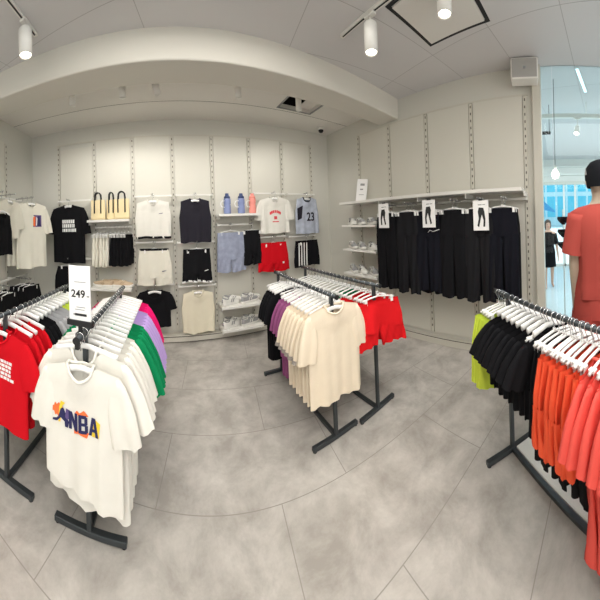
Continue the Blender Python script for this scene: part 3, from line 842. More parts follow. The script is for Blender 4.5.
# ------------------------------------------------------------------ right wall
r = empty('wall_shelf', (RW, 1.73, 1.99), 0, 'long white shelf along the right wall above the dark trousers', 'shelf')
MB().box((-.34, -1.37, -.04), (-.02, 1.37, 0), 'white', bev=.004).build('board', r)
for y in ys[1:]: MB().box((-.3, y-1.73-.006, -.09), (-.026, y-1.73+.006, -.04), 'white').build('bracket', r)
r = empty('hanging_bar', (RW, 1.33, 1.88), 0, 'white bar under the long shelf carrying the dark trousers', 'hanging bar')
MB().box((-.105, -.99, -.014), (-.08, .95, .014), 'white', bev=.003).build('bar', r)
for y in ys[1:]: MB().box((-.1, y-1.33-.006, -.018), (-.026, y-1.33+.006, .016), 'white').build('bracket', r)
cols = [2.13, 1.78, 1.47, 1.15, .84, .57]
for y in cols: MB().tube([(-.1, y-1.33, .0), (-.4, y-1.33, .0), (-.415, y-1.33, .02)], .007, 'chrome', 8).build('display_arm', r)
wn = ['first', 'second', 'third', 'fourth', 'fifth', 'sixth']
trs = []
for i, (m_, L_) in enumerate((('f_black', 1.0), ('f_char2', 1.02), ('f_navy', .96))):
    for k in range(1):
        g, yf = Bt('trousers', m_, waist=.145, hip=.168, length=L_, rise=.3, hemw=.076, seed=200+i, z0=-.11, amp=.008); trs.append(g)
for c_, y in enumerate(cols):
    for k, dx in enumerate((.36, .28, .2)):
        g_src = trs[(c_+k) % 3]
        loc = (RW-dx, y+random.uniform(-.01, .01), 1.88)
        lab = 'dark sports trousers, %s in the %s column counted from the shoe shelves' % (('front pair', 'middle pair', 'back pair')[k], wn[c_])
        g = dup(g_src, loc, R(-90)+random.uniform(-.03, .03), lab, 'dark trousers on the right wall'); g['category'] = 'trousers'
        if c_ == 2 and k == 0:
            q = MB()
            q.tube([(.02, -.034, -.36), (.05, -.036, -.335), (.09, -.034, -.35), (.17, -.028, -.325)], .0035, 'p_white', 5)
            q.build('waist_mark', g, 'thin white script mark')
        hh = dup(CLIP, loc, g.rotation_euler.z, 'white clip hanger with the %s trousers of the %s column counted from the shoe shelves' % (('front', 'middle', 'back')[k], wn[c_]), 'hangers on the right wall'); hh['category'] = 'hanger'
def size_card(y, z, nm, flip=1):
    r = empty('picture_card', (RW-.43, y, z), R(-90), 'white card with black legs picture before the %s column of dark trousers' % nm, 'sign card', 'picture cards on the trousers')
    MB().box((-.085, -.002, -.17), (.085, .002, .15), 'card').build('card_board', r)
    q = MB(); s_ = flip
    pts = [(-.03, .07), (.02, .075), (.032, .03), (.022, -.04), (.04, -.12), (.022, -.135), (0, -.04), (-.012, .0), (-.03, -.06), (-.025, -.13), (-.045, -.13), (-.05, -.05), (-.04, .03)]
    q.poly([(x*s_, z_) for x, z_ in pts][::(1 if s_ > 0 else -1)], -.0045, 'ink', .002); q.build('legs_picture', r, 'black legs silhouette')
    q = MB().box((-.03, -.0035, .1), (.012, -.002, .106), 'ink').box((.02, -.0035, .1), (.05, -.002, .108), 'paleink'); q.build('caption', r, 'tiny dark caption')
    q = MB().box((-.02, -.006, .148), (.02, .02, .165), 'black'); q.build('card_clip', r, 'black clip')
size_card(2.1, 1.75, 'first'); size_card(1.42, 1.75, 'third'); size_card(.79, 1.71, 'fifth', -1)
# small shoe shelves left of the trousers
for i, z in enumerate((1.62, 1.24, .86)):
    nm = ('top', 'middle', 'bottom')[i]
    r = empty('wall_shelf', (RW-.0, 2.72, z), 0, 'small white shoe shelf on the right wall, %s of three' % nm, 'shelf', 'small shoe shelves on the right wall')
    MB().box((-.32, -.36, -.03), (-.02, .36, 0), 'white', bev=.003).build('board', r)
    for y in (-.3, .21): MB().box((-.26, y-.004, -.07), (-.026, y+.004, -.03), 'white').build('bracket', r)
    for k, y in enumerate((2.96, 2.76, 2.52)):
        put_shoe(SG if (i+k) % 3 else SW, (RW-.19, y, z), R(-118), '%s sneaker, %s of three on the %s small shelf beside the trousers' % ('grey' if (i+k) % 3 else 'white', ('corner one', 'middle one', 'trouser-side one')[k], nm), 'sneakers on the right wall')
r = empty('sign_card', (RW-.18, 2.76, 1.99), R(-62), 'pale sign card leaning on the end of the long shelf', 'sign card')
r.rotation_euler = (R(-9), R(5), R(-62))
MB().box((-.085, -.006, 0), (.085, .006, .36), 'card', bev=.002).build('card_board', r)
q = MB().box((-.03, -.0075, .25), (.04, -.006, .285), 'paleink').box((-.03, -.0075, .18), (.02, -.006, .2), 'paleink').box((-.04, -.0075, .1), (.04, -.006, .108), 'paleink'); q.build('faint_print', r, 'faint grey print')

# ------------------------------------------------------------------ left wall
r = empty('hanging_bar', (LW, 2.75, 2.16), 0, 'white bar on the side wall carrying white T-shirts', 'hanging bar', 'bars on the left wall')
MB().box((.1, -.5, -.012), (.125, .5, .012), 'white', bev=.003).build('bar', r)
for y in (2.36, 2.98): MB().box((.026, y-2.75-.006, -.016), (.11, y-2.75+.006, .014), 'white').build('bracket', r)
MB().tube([(.12, .33, .006), (.42, .33, .006), (.43, .33, .02)], .007, 'chrome', 8).build('display_arm', r)
MB().tube([(.12, -.12, .006), (.42, -.12, .006), (.43, -.12, .02)], .007, 'chrome', 8).build('display_arm', r)
MB().tube([(.12, -.38, .006), (.42, -.38, .006), (.43, -.38, .02)], .007, 'chrome', 8).build('display_arm', r)
g1, yf = T('printed_tshirt', 'f_offwhite', hw=.25, length=.93, sl=.3, reach=.09, seed=301, z0=-.07, tag_m='p_blue')
decal(MB().poly([(.02, -.42), (.16, -.42), (.16, -.25), (.02, -.25)], 0, 'p_purple').poly([(.02, -.40), (.055, -.42), (.06, -.26), (.02, -.28)], -.001, 'p_orange').poly([(.09, -.41), (.15, -.41), (.13, -.26), (.1, -.27)], -.001, 'p_navy').poly([(.065, -.4), (.08, -.4), (.09, -.3), (.075, -.27)], -.0015, 'p_white'), yf, 'chest_print', g1, 'purple, navy and orange square print')
g2 = protos(make_tee, 'tshirt', 'f_offwhite', 2, hw=.25, length=.9, sl=.3, reach=.09, z0=-.07)
for k, (src, dx) in enumerate(((g1, .39), (g2[0], .31), (g2[1], .23))):
    loc = (LW+dx, 3.08, 2.166); rz = R(90-28)
    g = dup(src, loc, rz, ('white T-shirt with square purple and orange print on the side wall', 'plain white T-shirt directly behind the one with the square print', 'plain white T-shirt innermost behind the one with the square print')[k], 'white T-shirts on the left wall'); g['category'] = 'T-shirt'
    hh = dup(HANGW, loc, rz, ('white hanger carrying the white T-shirt with square print', 'white hanger of the plain T-shirt directly behind the square print one', 'white hanger of the innermost plain T-shirt behind the square print one')[k], 'hangers on the left wall'); hh['category'] = 'hanger'
g2b, yf = T('tshirt', 'f_offwhite', hw=.23, length=.5, sl=.25, reach=.08, seed=309, z0=-.07)
loc = (LW+.33, 2.63, 2.166)
g = dup(g2b, loc, R(90), 'short plain white T-shirt beside the black sleeveless top on the side wall', 'white T-shirts on the left wall'); g['category'] = 'T-shirt'
hh = dup(HANGW, loc, R(90), 'white hanger of the short plain white T-shirt beside the black top', 'hangers on the left wall'); hh['category'] = 'hanger'
g3, yf = T('sleeveless_top', 'f_black', hw=.2, length=.5, sleeveless=True, seed=303, z0=-.26)
loc = (LW+.4, 2.37, 2.166)
g = dup(g3, loc, R(90), 'black sleeveless top hanging before the short white T-shirt on the side wall', 'black tops on the left wall'); g['category'] = 'top'
h3 = make_hanger(.15, z0=-.25); PROTO.append(h3)
hh = dup(h3, loc, R(90), 'white hanger of the black sleeveless top on the side wall', 'hangers on the left wall'); hh['category'] = 'hanger'
r = empty('hanging_bar', (LW, 2.85, 1.0), 0, 'low white bar on the side wall carrying black shorts', 'hanging bar', 'bars on the left wall')
MB().box((.1, -.55, -.012), (.125, .55, .012), 'white', bev=.003).build('bar', r)
for y in (2.36, 2.98): MB().box((.026, y-2.85-.006, -.016), (.11, y-2.85+.006, .014), 'white').build('bracket', r)
for y in (2.52, 3.05): MB().tube([(.12, y-2.85, .006), (.38, y-2.85, .006), (.39, y-2.85, .02)], .007, 'chrome', 8).build('display_arm', r)
g4 = protos(make_bottoms, 'shorts', 'f_black', 2, waist=.19, hip=.24, length=.46, hemw=.12, z0=-.1)
for j, y in enumerate((3.05, 2.52)):
    for k, dx in enumerate((.36, .28, .2)):
        loc = (LW+dx, y, 1.006)
        g = dup(g4[k % 2], loc, R(90-15*(1-j)), 'black shorts, %s of three %s' % (('front', 'middle', 'back')[k], ('under the square print T-shirt', 'under the short white T-shirt')[j]), 'black shorts on the left wall'); g['category'] = 'shorts'
        hh = dup(CLIP, loc, g.rotation_euler.z, 'white clip hanger with the %s black shorts %s' % (('front', 'middle', 'back')[k], ('under the square print T-shirt', 'under the short white T-shirt')[j]), 'hangers on the left wall'); hh['category'] = 'hanger'

# ------------------------------------------------------------------ ceiling fittings
def spotlight(x, y, zc, label, drop=.1, tilt=(0, 0), L=.2, rad=.045, glow=True, grp='track spotlights', aim=None, energy=0, size=R(100)):
    r = empty('track_spotlight', (x, y, zc), 0, label, 'spotlight', grp)
    MB().box((-.022, -.05, -.022), (.022, .05, 0), 'white', bev=.003).build('track_adapter', r)
    MB().tube([(0, 0, -.015), (0, 0, -drop-.02)], .008, 'white', 8).build('stem', r)
    hb = MB().lathe([(.001, 0), (rad*.9, 0), (rad, -.008), (rad, -L), (rad*.86, -L), (rad*.86, -L+.02), (.001, -L+.021)], 'white', seg=24, cap=False).build('lamp_housing', r)
    hb.location = (0, 0, -drop); hb.rotation_euler = (tilt[0], tilt[1], 0)
    ln = MB().lathe([(.001, -L+.019), (rad*.84, -L+.019), (rad*.84, -L+.012), (.001, -L+.012)], 'lampglow' if glow else 'white', seg=20, cap=False).build('lens', hb, 'glowing lens' if glow else None)
    if energy:
        l = bpy.data.lights.new('spot lamp', 'SPOT'); l.energy = energy; l.spot_size = size; l.spot_blend = .7; l.shadow_soft_size = .12; l.color = (1, .965, .905)
        lo = bpy.data.objects.new('spot_lamp', l); COL.objects.link(lo)
        d = Vector((sin(-tilt[1])*1.0, sin(tilt[0]), -1)) if aim is None else (Vector(aim)-Vector((x, y, zc-drop-L)))
        dn = d.normalized()
        lo.location = Vector((x, y, zc-drop-L-.0))+dn*.02
        lo.rotation_euler = dn.to_track_quat('-Z', 'Y').to_euler()
    return r
def track(x, y0, y1, label, z=ZF):
    r = empty('lighting_track', (x, (y0+y1)/2, z), 0, label, 'lighting track', 'lighting tracks'); h_ = (y1-y0)/2
    MB().box((-.02, -h_, -.025), (.02, h_, 0), 'white', bev=.002).build('track_profile', r)
    MB().box((-.007, -h_+.02, -.0265), (.007, h_-.02, -.0255), 'ink').build('track_groove', r, 'dark groove')
EN = 36
track(-1.03, -1.2, 1.86, 'white ceiling track over the red shirts'); track(1.56, -1.2, 1.72, 'white ceiling track over the beige shirts')
spotlight(-1.03, 1.68, ZF-.026, 'white cylinder spotlight on the track over the red shirts', rad=.055, L=.22, drop=.06, aim=(-.9, 1.0, .6), energy=EN*.5)
spotlight(1.56, 1.36, ZF-.026, 'white cylinder spotlight on the track before the beam end', rad=.055, L=.24, drop=.08, aim=(1.3, 2.2, .6), energy=EN)
spotlight(1.72, .77, ZF-.016, 'glowing white spotlight hanging from the square access panel', drop=.02, L=.18, rad=.055, aim=(1.4, .6, .3), energy=EN)
for i, (x, tl) in enumerate(((-1.02, 0), (-.43, 0), (-.07, R(-12)), (.87, 0), (1.70, 0))):
    nm = ('leftmost', 'second', 'tilted third', 'fourth', 'fifth')[i]
    spotlight(x, 2.70 if i != 4 else 2.745, ZR, '%s of five white spotlights behind the ceiling beam' % ('first', 'second', 'tilted third', 'fourth', 'fifth')[i] if i < 4 else 'white spotlight beside the open ceiling hatch', drop=.03, tilt=(0, tl), L=.17, rad=.038, glow=False, grp='spotlights behind the beam', aim=(x*1.15+.05, 3.85, 1.35), energy=EN*.74, size=R(128))
# unseen lamps behind the viewpoint, on the same two tracks
for i, (x, y) in enumerate(((-1.03, .4), (-1.03, -.9), (1.56, .1), (1.56, -1.0))):
    spotlight(x, y, ZF-.026, '%s spotlight behind the viewpoint on the %s track' % (('nearer', 'farther')[i % 2], ('left', 'right')[i//2]), aim=(x*.7, y+1.1, 0), energy=EN*1.1)
cam_d = empty('security_camera', (2.62, 3.52, ZR), 0, 'small white dome camera with dark lens in the back ceiling corner', 'camera')
MB().lathe([(.001, 0), (.06, 0), (.06, -.03), (.05, -.045), (.001, -.046)], 'white', seg=20, cap=False).build('camera_base', cam_d)
MB().lathe([(.045, -.044), (.042, -.07), (.025, -.09), (.001, -.095)], 'black', seg=18, cap=False).build('camera_dome', cam_d, 'black dome')
sp = empty('wall_speaker', (RW-.03, .33, 3.29), R(-84), 'pale box loudspeaker under the ceiling at the end of the right wall', 'loudspeaker')
MB().box((-.15, -.2, -.115), (.15, -.03, .115), 'white', bev=.012).build('speaker_box', sp)
MB().box((-.135, -.206, -.1), (.135, -.199, .1), 'grille', bev=.003).build('speaker_grille', sp, 'grey grille')
MB().box((-.014, -.21, -.014), (.014, -.206, .014), 'chrome').build('badge', sp, 'small pale badge')
MB().box((-.02, -.05, -.02), (.02, .03, .02), 'rack').build('wall_bracket', sp)

# ------------------------------------------------------------------ mannequin and person
def skin_mesh(name, verts, edges, radii, m, sub=2, root=0):
    me = bpy.data.meshes.new(name); me.from_pydata([Vector(v) for v in verts], edges, [])
    o = bpy.data.objects.new(name, me); COL.objects.link(o)
    sk = o.modifiers.new('skin', 'SKIN'); sk.use_smooth_shade = True
    sd = o.modifiers.new('sub', 'SUBSURF'); sd.levels = sub; sd.render_levels = sub
    if not me.skin_vertices: me.attributes.new
    for i, r in enumerate(radii):
        me.skin_vertices[0].data[i].radius = (r if isinstance(r, tuple) else (r, r)); me.skin_vertices[0].data[i].use_root = (i == root)
    bpy.context.view_layer.update()
    nm = bpy.data.meshes.new_from_object(o.evaluated_get(bpy.context.evaluated_depsgraph_get()))
    bpy.data.objects.remove(o); nm.materials.clear(); nm.materials.append(M[m])
    for p in nm.polygons: p.use_smooth = True
    nm.name = name
    return nm
def figure(name, h, m, arm_out=.1, stride=0, shw=.18):
    """standing body facing -y, feet on z=0, height h; one continuous surface"""
    k = h/1.8
    V = []; E = []; Rr = []
    def add(p, r, par=None):
        V.append((p[0]*k, p[1]*k, p[2]*k)); Rr.append((r[0]*k, r[1]*k) if isinstance(r, tuple) else r*k)
        if par is not None: E.append((par, len(V)-1))
        return len(V)-1
    pel = add((0, 0, .95), (.15, .105)); w = add((0, .0, 1.1), (.125, .09), pel); ch = add((0, 0, 1.28), (.15, .1), w); sh = add((0, .01, 1.44), (.11, .075), ch)
    nk = add((0, .01, 1.53), .052, sh); hd0 = add((0, 0, 1.6), (.062, .075), nk); hd1 = add((0, -.01, 1.68), (.078, .095), hd0); hd2 = add((0, 0, 1.75), (.06, .075), hd1)
    for sg in (-1, 1):
        s0 = add((sg*shw, .01, 1.43), .058, sh); el = add((sg*(shw+.03+arm_out*.4), .02, 1.13), .042, s0); wr = add((sg*(shw+.03+arm_out), -.03, .88), .028, el)
        hn = add((sg*(shw+.035+arm_out), -.05, .8), (.03, .02), wr)
        for q, (dx, L_) in enumerate(((-.024, .07), (-.008, .085), (.008, .08), (.024, .062))):
            f1 = add((sg*(shw+.035+arm_out)+.0, -.05+dx, .8-.05), .0095, hn); f2 = add((sg*(shw+.025+arm_out), -.055+dx, .8-.05-L_), .007, f1)
        t1 = add((sg*(shw+.02+arm_out), -.085, .79), .011, hn); t2 = add((sg*(shw+.015+arm_out), -.1, .745), .0085, t1)
        hp = add((sg*.09, 0, .88), .088, pel); kn = add((sg*.1, -.01+sg*stride*.5, .5), .056, hp); an = add((sg*.1, .02+sg*stride, .09), .036, kn)
        he = add((sg*.1, .0+sg*stride, .035), (.034, .034), an); to = add((sg*.11, -.15+sg*stride, .028), (.035, .024), he)
    me = skin_mesh(name, V, E, Rr, m)
    return me, k
def ell_rows(spec, seg=28):
    return [[Vector((cx+a*cos(2*pi*i/seg), cy+b*sin(2*pi*i/seg), z)) for i in range(seg)] for z, a, b, cx, cy in spec]
def face_parts(root, k, skinm, eyes='ink'):
    pass
MZ = .02
mq = empty('mannequin', (1.87, -.335, 0), R(86), 'mannequin seen from behind in black cap, coral T-shirt and shorts', 'mannequin')
me, k = figure('mannequin_body', 2.06, 'skinm', arm_out=-.005, shw=.15)
o = bpy.data.objects.new('mannequin_body', me); COL.objects.link(o); o.parent = mq; o.location = (0, 0, MZ)
MB().lathe([(.001, 0), (.2, 0), (.2, .016), (.001, .02)], 'chrome', seg=32, cap=False).build('base_plate', mq)
# tee
K = k
sh_ = MB(); sp_ = []
for z, a, b in ((.925, .172, .15), (.99, .17, .145), (1.1, .165, .13), (1.25, .178, .142), (1.36, .19, .135), (1.43, .208, .122), (1.475, .2, .108), (1.503, .15, .092), (1.518, .09, .075), (1.525, .07, .066)):
    sp_.append((z*K, a*K, b*K, 0, 0))
rows = ell_rows(sp_, 40); rng = random.Random(8); f = fold(rng, 4, .012, 3, 9)
for j, row in enumerate(rows):
    for i, p in enumerate(row):
        q = max(0, 1-j/4); n = Vector((p.x, p.y, 0)).normalized(); p += n*f(2*pi*i/40 if i < 20 else 2*pi*(40-i)/40)*q
sh_.rings(rows, 'f_rust'); sh_.build('tshirt', mq, 'coral red T-shirt').location = (0, 0, MZ)
for sg in (-1, 1):
    s2 = MB(); rr = []
    p0, p1 = Vector((sg*.135, .01, 1.455))*K, Vector((sg*.185, .02, 1.2))*K; d = (p1-p0).normalized(); nx = Vector((d.z, 0, -d.x)); ny = Vector((0, 1, 0))
    for j in range(7):
        q = j/6; c = p0.lerp(p1, q); ra = (.082-.004*q)*K
        rr.append([c+nx*cos(2*pi*i/20)*ra+ny*sin(2*pi*i/20)*ra*1.05 for i in range(20)])
    s2.rings(rr, 'f_rust', cap0=True); s2.build('sleeve', mq, 'coral red sleeve').location = (0, 0, MZ)
MB().tube([(.075*K*cos(2*pi*i/20), .069*K*sin(2*pi*i/20), 1.515*K) for i in range(20)], .009, 'f_rust', 6, closed=True).build('collar', mq).location = (0, 0, MZ)
s3 = MB(); s3.rings(ell_rows([(.8*K, .195*K, .15*K, 0, 0), (.9*K, .185*K, .14*K, 0, 0), (.98*K, .17*K, .125*K, 0, 0)], 32), 'f_rust')
for sg in (-1, 1):
    s3.rings(ell_rows([(.5*K, .12*K, .13*K, sg*.115*K, 0), (.66*K, .115*K, .13*K, sg*.105*K, 0), (.83*K, .105*K, .14*K, sg*.095*K, 0)], 24), 'f_rust')
s3.build('shorts', mq, 'coral red shorts').location = (0, 0, MZ)
cp = MB(); cp.rings(ell_rows([(1.63*K, .088*K, .104*K, 0, .012*K), (1.685*K, .099*K, .117*K, 0, -.0*K), (1.72*K, .1*K, .118*K, 0, 0), (1.76*K, .092*K, .108*K, 0, 0), (1.795*K, .066*K, .078*K, 0, 0), (1.812*K, .03*K, .036*K, 0, 0), (1.815*K, .004*K, .004*K, 0, 0)], 28), 'cap', cap1=True)
cp.build('cap', mq, 'black cap').location = (0, 0, MZ)
br = MB(); rws = []
for q in range(5):
    a0 = q/4; rws.append([Vector((.085*K*cos(pi*i/12)*(1-.12*a0), -.09*K-(.1*K*abs(sin(pi*i/12))**.8)*a0, 1.69*K-.012*K*a0)) for i in range(13)])
br.rings(rws, 'cap', closed=False); br.build('cap_brim', mq, 'black cap brim').location = (0, 0, MZ)
lg = MB(); lg.poly([(-.02, 0), (.02, 0), (0, .05)], 0, 'shoegrey', .004)
lo = lg.build('cap_emblem', mq, 'grey triangular emblem'); lo.location = (-.098*K, .03*K, 1.715*K+MZ); lo.rotation_euler = (0, 0, R(-80))
lo.location = (.098*K, .045*K, 1.71*K+MZ); lo.rotation_euler = (0, 0, R(105))
# mannequin face
fc = MB(); fc.tube([(0, -.098*K, 1.70*K), (0, -.118*K, 1.655*K), (0, -.1*K, 1.645*K)], .012, 'skinm', 8); fc.tube([(-.025*K, -.083*K, 1.61*K), (0, -.093*K, 1.612*K), (.025*K, -.083*K, 1.61*K)], .007, 'skinm', 6)
for sg in (-1, 1): fc.tube([(sg*.083*K, .01*K, 1.64*K), (sg*.09*K, .018*K, 1.665*K), (sg*.084*K, .012*K, 1.69*K)], .011, 'skinm', 6)
fc.build('face_relief', mq).location = (0, 0, MZ)

pr = empty('person', (5.75, .2, 0), R(-90+10), 'person in a short black dress walking outside the glass', 'person')
me, k = figure('person_body', 1.56, 'skin', arm_out=.04, stride=.09)
o = bpy.data.objects.new('person_body', me); COL.objects.link(o); o.parent = pr
ds = MB(); rows = ell_rows([(.55*k*1, .2*k, .17*k, 0, 0), (.75*k, .19*k, .16*k, 0, 0), (.95*k, .185*k, .14*k, 0, 0), (1.1*k, .15*k, .115*k, 0, 0), (1.28*k, .185*k, .125*k, 0, 0), (1.42*k, .17*k, .1*k, 0, 0), (1.47*k, .11*k, .085*k, 0, 0)], 28)
ds.rings(rows, 'f_black')
ds.build('dress', pr, 'short black dress')
for sg in (-1, 1):
    s2 = MB(); p0, p1 = Vector((sg*.16, .01, 1.42))*k, Vector((sg*.222, .02, 1.14))*k; rr = []
    for j in range(5):
        c = p0.lerp(p1, j/4); ra = .07*k; rr.append([c+Vector((cos(2*pi*i/14)*ra, sin(2*pi*i/14)*ra, cos(2*pi*i/14)*ra*.25*sg)) for i in range(14)])
    s2.rings(rr, 'f_black', cap0=True); s2.build('sleeve', pr, 'black sleeve')
hr = MB(); hr.rings(ell_rows([(1.52*k, .07*k, .05*k, 0, .06*k), (1.6*k, .09*k, .075*k, 0, .035*k), (1.7*k, .092*k, .095*k, 0, .02*k), (1.76*k, .078*k, .085*k, 0, .008*k), (1.8*k, .04*k, .045*k, 0, .005*k), (1.81*k, .004*k, .004*k, 0, 0)], 20), 'hair', cap0=True, cap1=True); hr.build('hair', pr, 'brown hair')
fc = MB(); fc.tube([(0, -.1*k, 1.69*k), (0, -.125*k, 1.65*k), (0, -.1*k, 1.645*k)], .01*k, 'skin', 6); fc.build('nose', pr)
for sg in (-1, 1): MB().lathe([(.001, -.008), (.01, 0), (.001, .008)], 'ink', (sg*.03*k, -.1*k, 1.685*k), 8, False).build('eye', pr, 'dark eye')
MB().tube([(-.022*k, -.095*k, 1.61*k), (0, -.102*k, 1.608*k), (.022*k, -.095*k, 1.61*k)], .006*k, 'p_red', 6).build('mouth', pr, 'red mouth')

# briefs on a slim display stand beyond the glass
st = empty('display_stand', (3.35, -.09, 0), 0, 'slim white display stand beyond the glass carrying black briefs', 'display stand')
MB().lathe([(.001, 0), (.16, 0), (.16, .012), (.001, .016)], 'white', seg=24, cap=False).build('stand_base', st)
MB().tube([(.05, 0, .01), (.05, 0, 1.75)], .008, 'white', 8).build('stand_pole', st)
for z in (1.62, 1.45, 1.28): MB().tube([(.05, 0, z+.02), (0.0, 0, z+.02)], .004, 'white', 6).build('peg', st)
for i, z in enumerate((1.62, 1.45, 1.28)):
    r = empty('briefs', (3.35, -.09, z), R(-90), 'black briefs beyond the glass, %s of three on the slim stand' % ('topmost', 'middle', 'lowest')[i], 'briefs', 'black briefs on the slim stand')
    q = MB(); rows = []
    for zz, w_, t_ in ((.03, .075, .012), (0, .08, .014), (-.03, .06, .014), (-.06, .03, .01), (-.075, .018, .008)):
        rows.append([Vector((w_*cos(2*pi*j/20), t_*sin(2*pi*j/20), zz)) for j in range(20)])
    q.rings(rows, 'f_black', cap0=True, cap1=True); q.build('briefs_body', r)
    MB().box((-.077, -.0145, .02), (.077, .0145, .034), 'f_char', bev=.003).build('waistband', r)

# ------------------------------------------------------------------ beyond the glass
r = empty('pendant_lamp', (3.0+.25, .0, ZF), 0, 'bare glowing pendant bulb on a thin cable beyond the glass', 'pendant lamp')
MB().tube([(0, 0, 0), (0, 0, -1.12)], .004, 'ink', 6).build('cable', r, 'thin dark cable')
MB().lathe([(.001, -1.1), (.02, -1.1), (.02, -1.15), (.001, -1.152)], 'white', seg=12, cap=False).build('bulb_holder', r)
MB().lathe([(.015, -1.15), (.045, -1.19), (.05, -1.225), (.035, -1.26), (.001, -1.275)], 'lampglow', seg=16, cap=False).build('bulb', r, 'glowing bulb')
r = empty('lighting_track', (4.0, .18, 2.98), 0, 'short dark lighting rail hanging beyond the glass', 'lighting track', 'lighting tracks')
MB().box((-.02, -.12, -.02), (.02, .25, .02), 'ink').build('track_profile', r)
MB().tube([(0, -.1, .02), (0, -.1, .44)], .005, 'ink', 6).build('suspension_rod', r)
spotlight(3.9, -.36, 3.17, 'white tilted spotlight glowing on the track beyond the glass', drop=.14, tilt=(R(10), R(28)), L=.14, grp='spotlights beyond the glass')
r = empty('lighting_track', (3.9, -1.5, 3.2), 0, 'long white lighting track beyond the glass', 'lighting track', 'lighting tracks')
MB().box((-.03, -3, -.03), (.03, 2.2, .03), 'white').build('track_profile', r)
for y in (-2, 1): MB().tube([(0, y, .02), (0, y, .225)], .006, 'white', 6).build('suspension_rod', r)
r = empty('strip_light', (3.25, -.36, ZF), R(-17), 'cool linear ceiling light beyond the glass', 'ceiling light')
MB().box((-.27, -.022, -.012), (.33, .022, 0), 'white').build('housing', r); MB().box((-.26, -.016, -.016), (.32, .016, -.0125), 'bluelight').build('diffuser', r, 'glowing diffuser')
# far glazing and outside
struct('wall_far', MB().box((8.0, -8, 2.62), (8.15, 6, 3.42), 'white').box((7.93, -8, 2.9), (8, 6, 2.97), 'white').box((7.93, -8, 3.15), (8, 6, 3.2), 'white').box((7.9, -8, 2.62), (8, 6, 2.7), 'panel'))
fr = MB()
for y in (-2.2, -.62, -.26, .9, 2.4): fr.box((8.0, y-.03, 0), (8.1, y+.03, 2.62), 'white')
struct('window_3', fr.box((8.04, -8, 0), (8.05, 6, 2.62), 'glass').box((8.0, -8, 0), (8.1, 6, .06), 'white'))
struct('floor', MB().box((8.2, -30, -.12), (60, 30, -.02), 'plaza'))
b = empty('building', (34, 0, 0), 0, 'bright blue glass fronted building across the plaza', 'building')
MB().box((0, -20, 0), (6, 20, 3.0), 'paleblue').box((0, -20, 3), (6, 20, 12), 'paleblue').build('facade', b)
q = MB()
for kx in range(-14, 14):
    for z0_, z1_ in ((1.2, 4.0), (4.6, 7.2), (7.8, 10.6)): q.box((-.06, kx*1.4+.1, z0_), (-.0, kx*1.4+1.2, z1_), 'cyan')
q.build('glazing', b, 'bright blue glazing')
a = empty('awning', (13.2, .8, 0), 0, 'blue canvas awning on a pole outside the glass', 'awning')
MB().rings([[Vector((-1.1, .9, 2.15)), Vector((1.1, .9, 2.15)), Vector((1.1, -.75, 1.75)), Vector((-1.1, -.75, 1.75))], [Vector((-1.1, .9, 3.3)), Vector((1.1, .9, 3.3)), Vector((1.1, -.75, 1.82)), Vector((-1.1, -.75, 1.82))]], 'blueawn', cap0=True, cap1=True, smooth=False).build('canopy', a)
MB().tube([(-.0, .7, -.02), (0, .7, 2.4)], .03, 'white', 8).build('pole', a)

# ------------------------------------------------------------------ remove prototypes
for p_ in PROTO: remove_tree(p_)

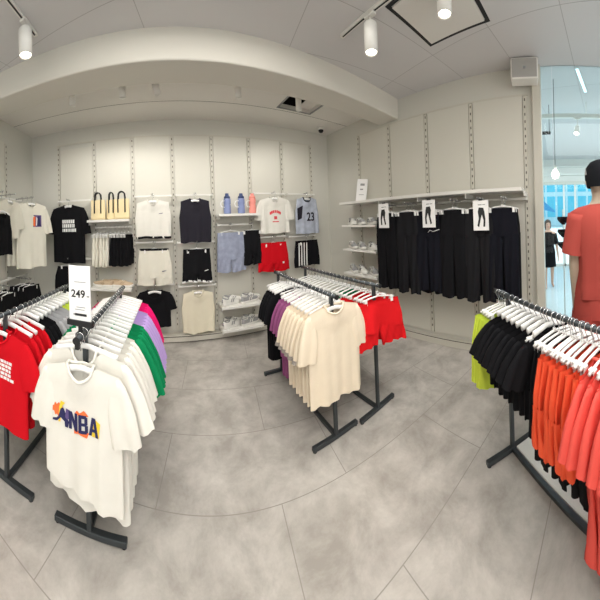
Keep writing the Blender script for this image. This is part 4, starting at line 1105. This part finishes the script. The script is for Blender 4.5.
# ------------------------------------------------------------------ light
def area(loc, rot, sx, sy, e, col=(1, 1, 1)):
    l = bpy.data.lights.new('area fill', 'AREA'); l.shape = 'RECTANGLE'; l.size = sx; l.size_y = sy; l.energy = e; l.color = col
    o = bpy.data.objects.new('area_fill', l); COL.objects.link(o); o.location = loc; o.rotation_euler = rot; return o
area((-.1, -1.1, 3.38), (0, 0, 0), 2.6, 2.6, 90, (1, .97, .92))  # unseen overhead light added as general fill, no fixture built
area((.3, 1.2, 3.395), (0, 0, 0), 1.6, .9, 22, (1, .97, .92))
area((.3, -3.45, 1.7), (R(90), 0, 0), 4.4, 2.8, 66, (.97, .98, 1))  # added fill behind the viewpoint, brightens ceiling and walls like entrance daylight
area((5.4, -1.2, 3.36), (0, 0, 0), 3, 5, 120, (.93, .98, 1))
sun = bpy.data.lights.new('sun', 'SUN'); sun.energy = 5; sun.angle = R(1); sun.color = (1, .98, .95)
so = bpy.data.objects.new('sun', sun); COL.objects.link(so); so.rotation_euler = Vector((-.35, .5, -1)).normalized().to_track_quat('-Z', 'Y').to_euler()
w = bpy.data.worlds.new('World'); S.world = w; w.use_nodes = True
bg = w.node_tree.nodes['Background']; bg.inputs[0].default_value = (.62, .85, 1, 1); bg.inputs[1].default_value = 1.3

# ------------------------------------------------------------------ camera: swept-panorama phone picture (cylindrical lens)
rx, ry, KPX, CX, CY, H = -.0233, -.0314, 249.08, 164.99, 221.17, 1.7
c, s = cos(rx), sin(rx); Mx = Matrix(((1, 0, 0), (0, c, -s), (0, s, c)))
c, s = cos(ry), sin(ry); My = Matrix(((c, 0, s), (0, 1, 0), (-s, 0, c)))
A = My @ Mx
right, fwd, up = A[0], A[1], A[2]
cd = bpy.data.cameras.new('camera'); cd.type = 'PANO'
tgt = cd if hasattr(cd, 'panorama_type') else cd.cycles
tgt.panorama_type = 'CENTRAL_CYLINDRICAL'
tgt.central_cylindrical_range_u_min = -CX/KPX; tgt.central_cylindrical_range_u_max = (600-CX)/KPX
tgt.central_cylindrical_range_v_min = -(600-CY)/KPX; tgt.central_cylindrical_range_v_max = CY/KPX
tgt.central_cylindrical_radius = 1
cd.clip_start = .02
co = bpy.data.objects.new('camera', cd); COL.objects.link(co)
mw = Matrix.Identity(4)
for i in range(3):
    mw[i][0] = right[i]; mw[i][1] = up[i]; mw[i][2] = -fwd[i]
mw[2][3] = H
co.matrix_world = mw
S.camera = co
S.view_settings.view_transform = 'Standard'; S.view_settings.look = 'None'; S.view_settings.gamma = 1; S.view_settings.use_curve_mapping = False
S.view_settings.exposure = -.06
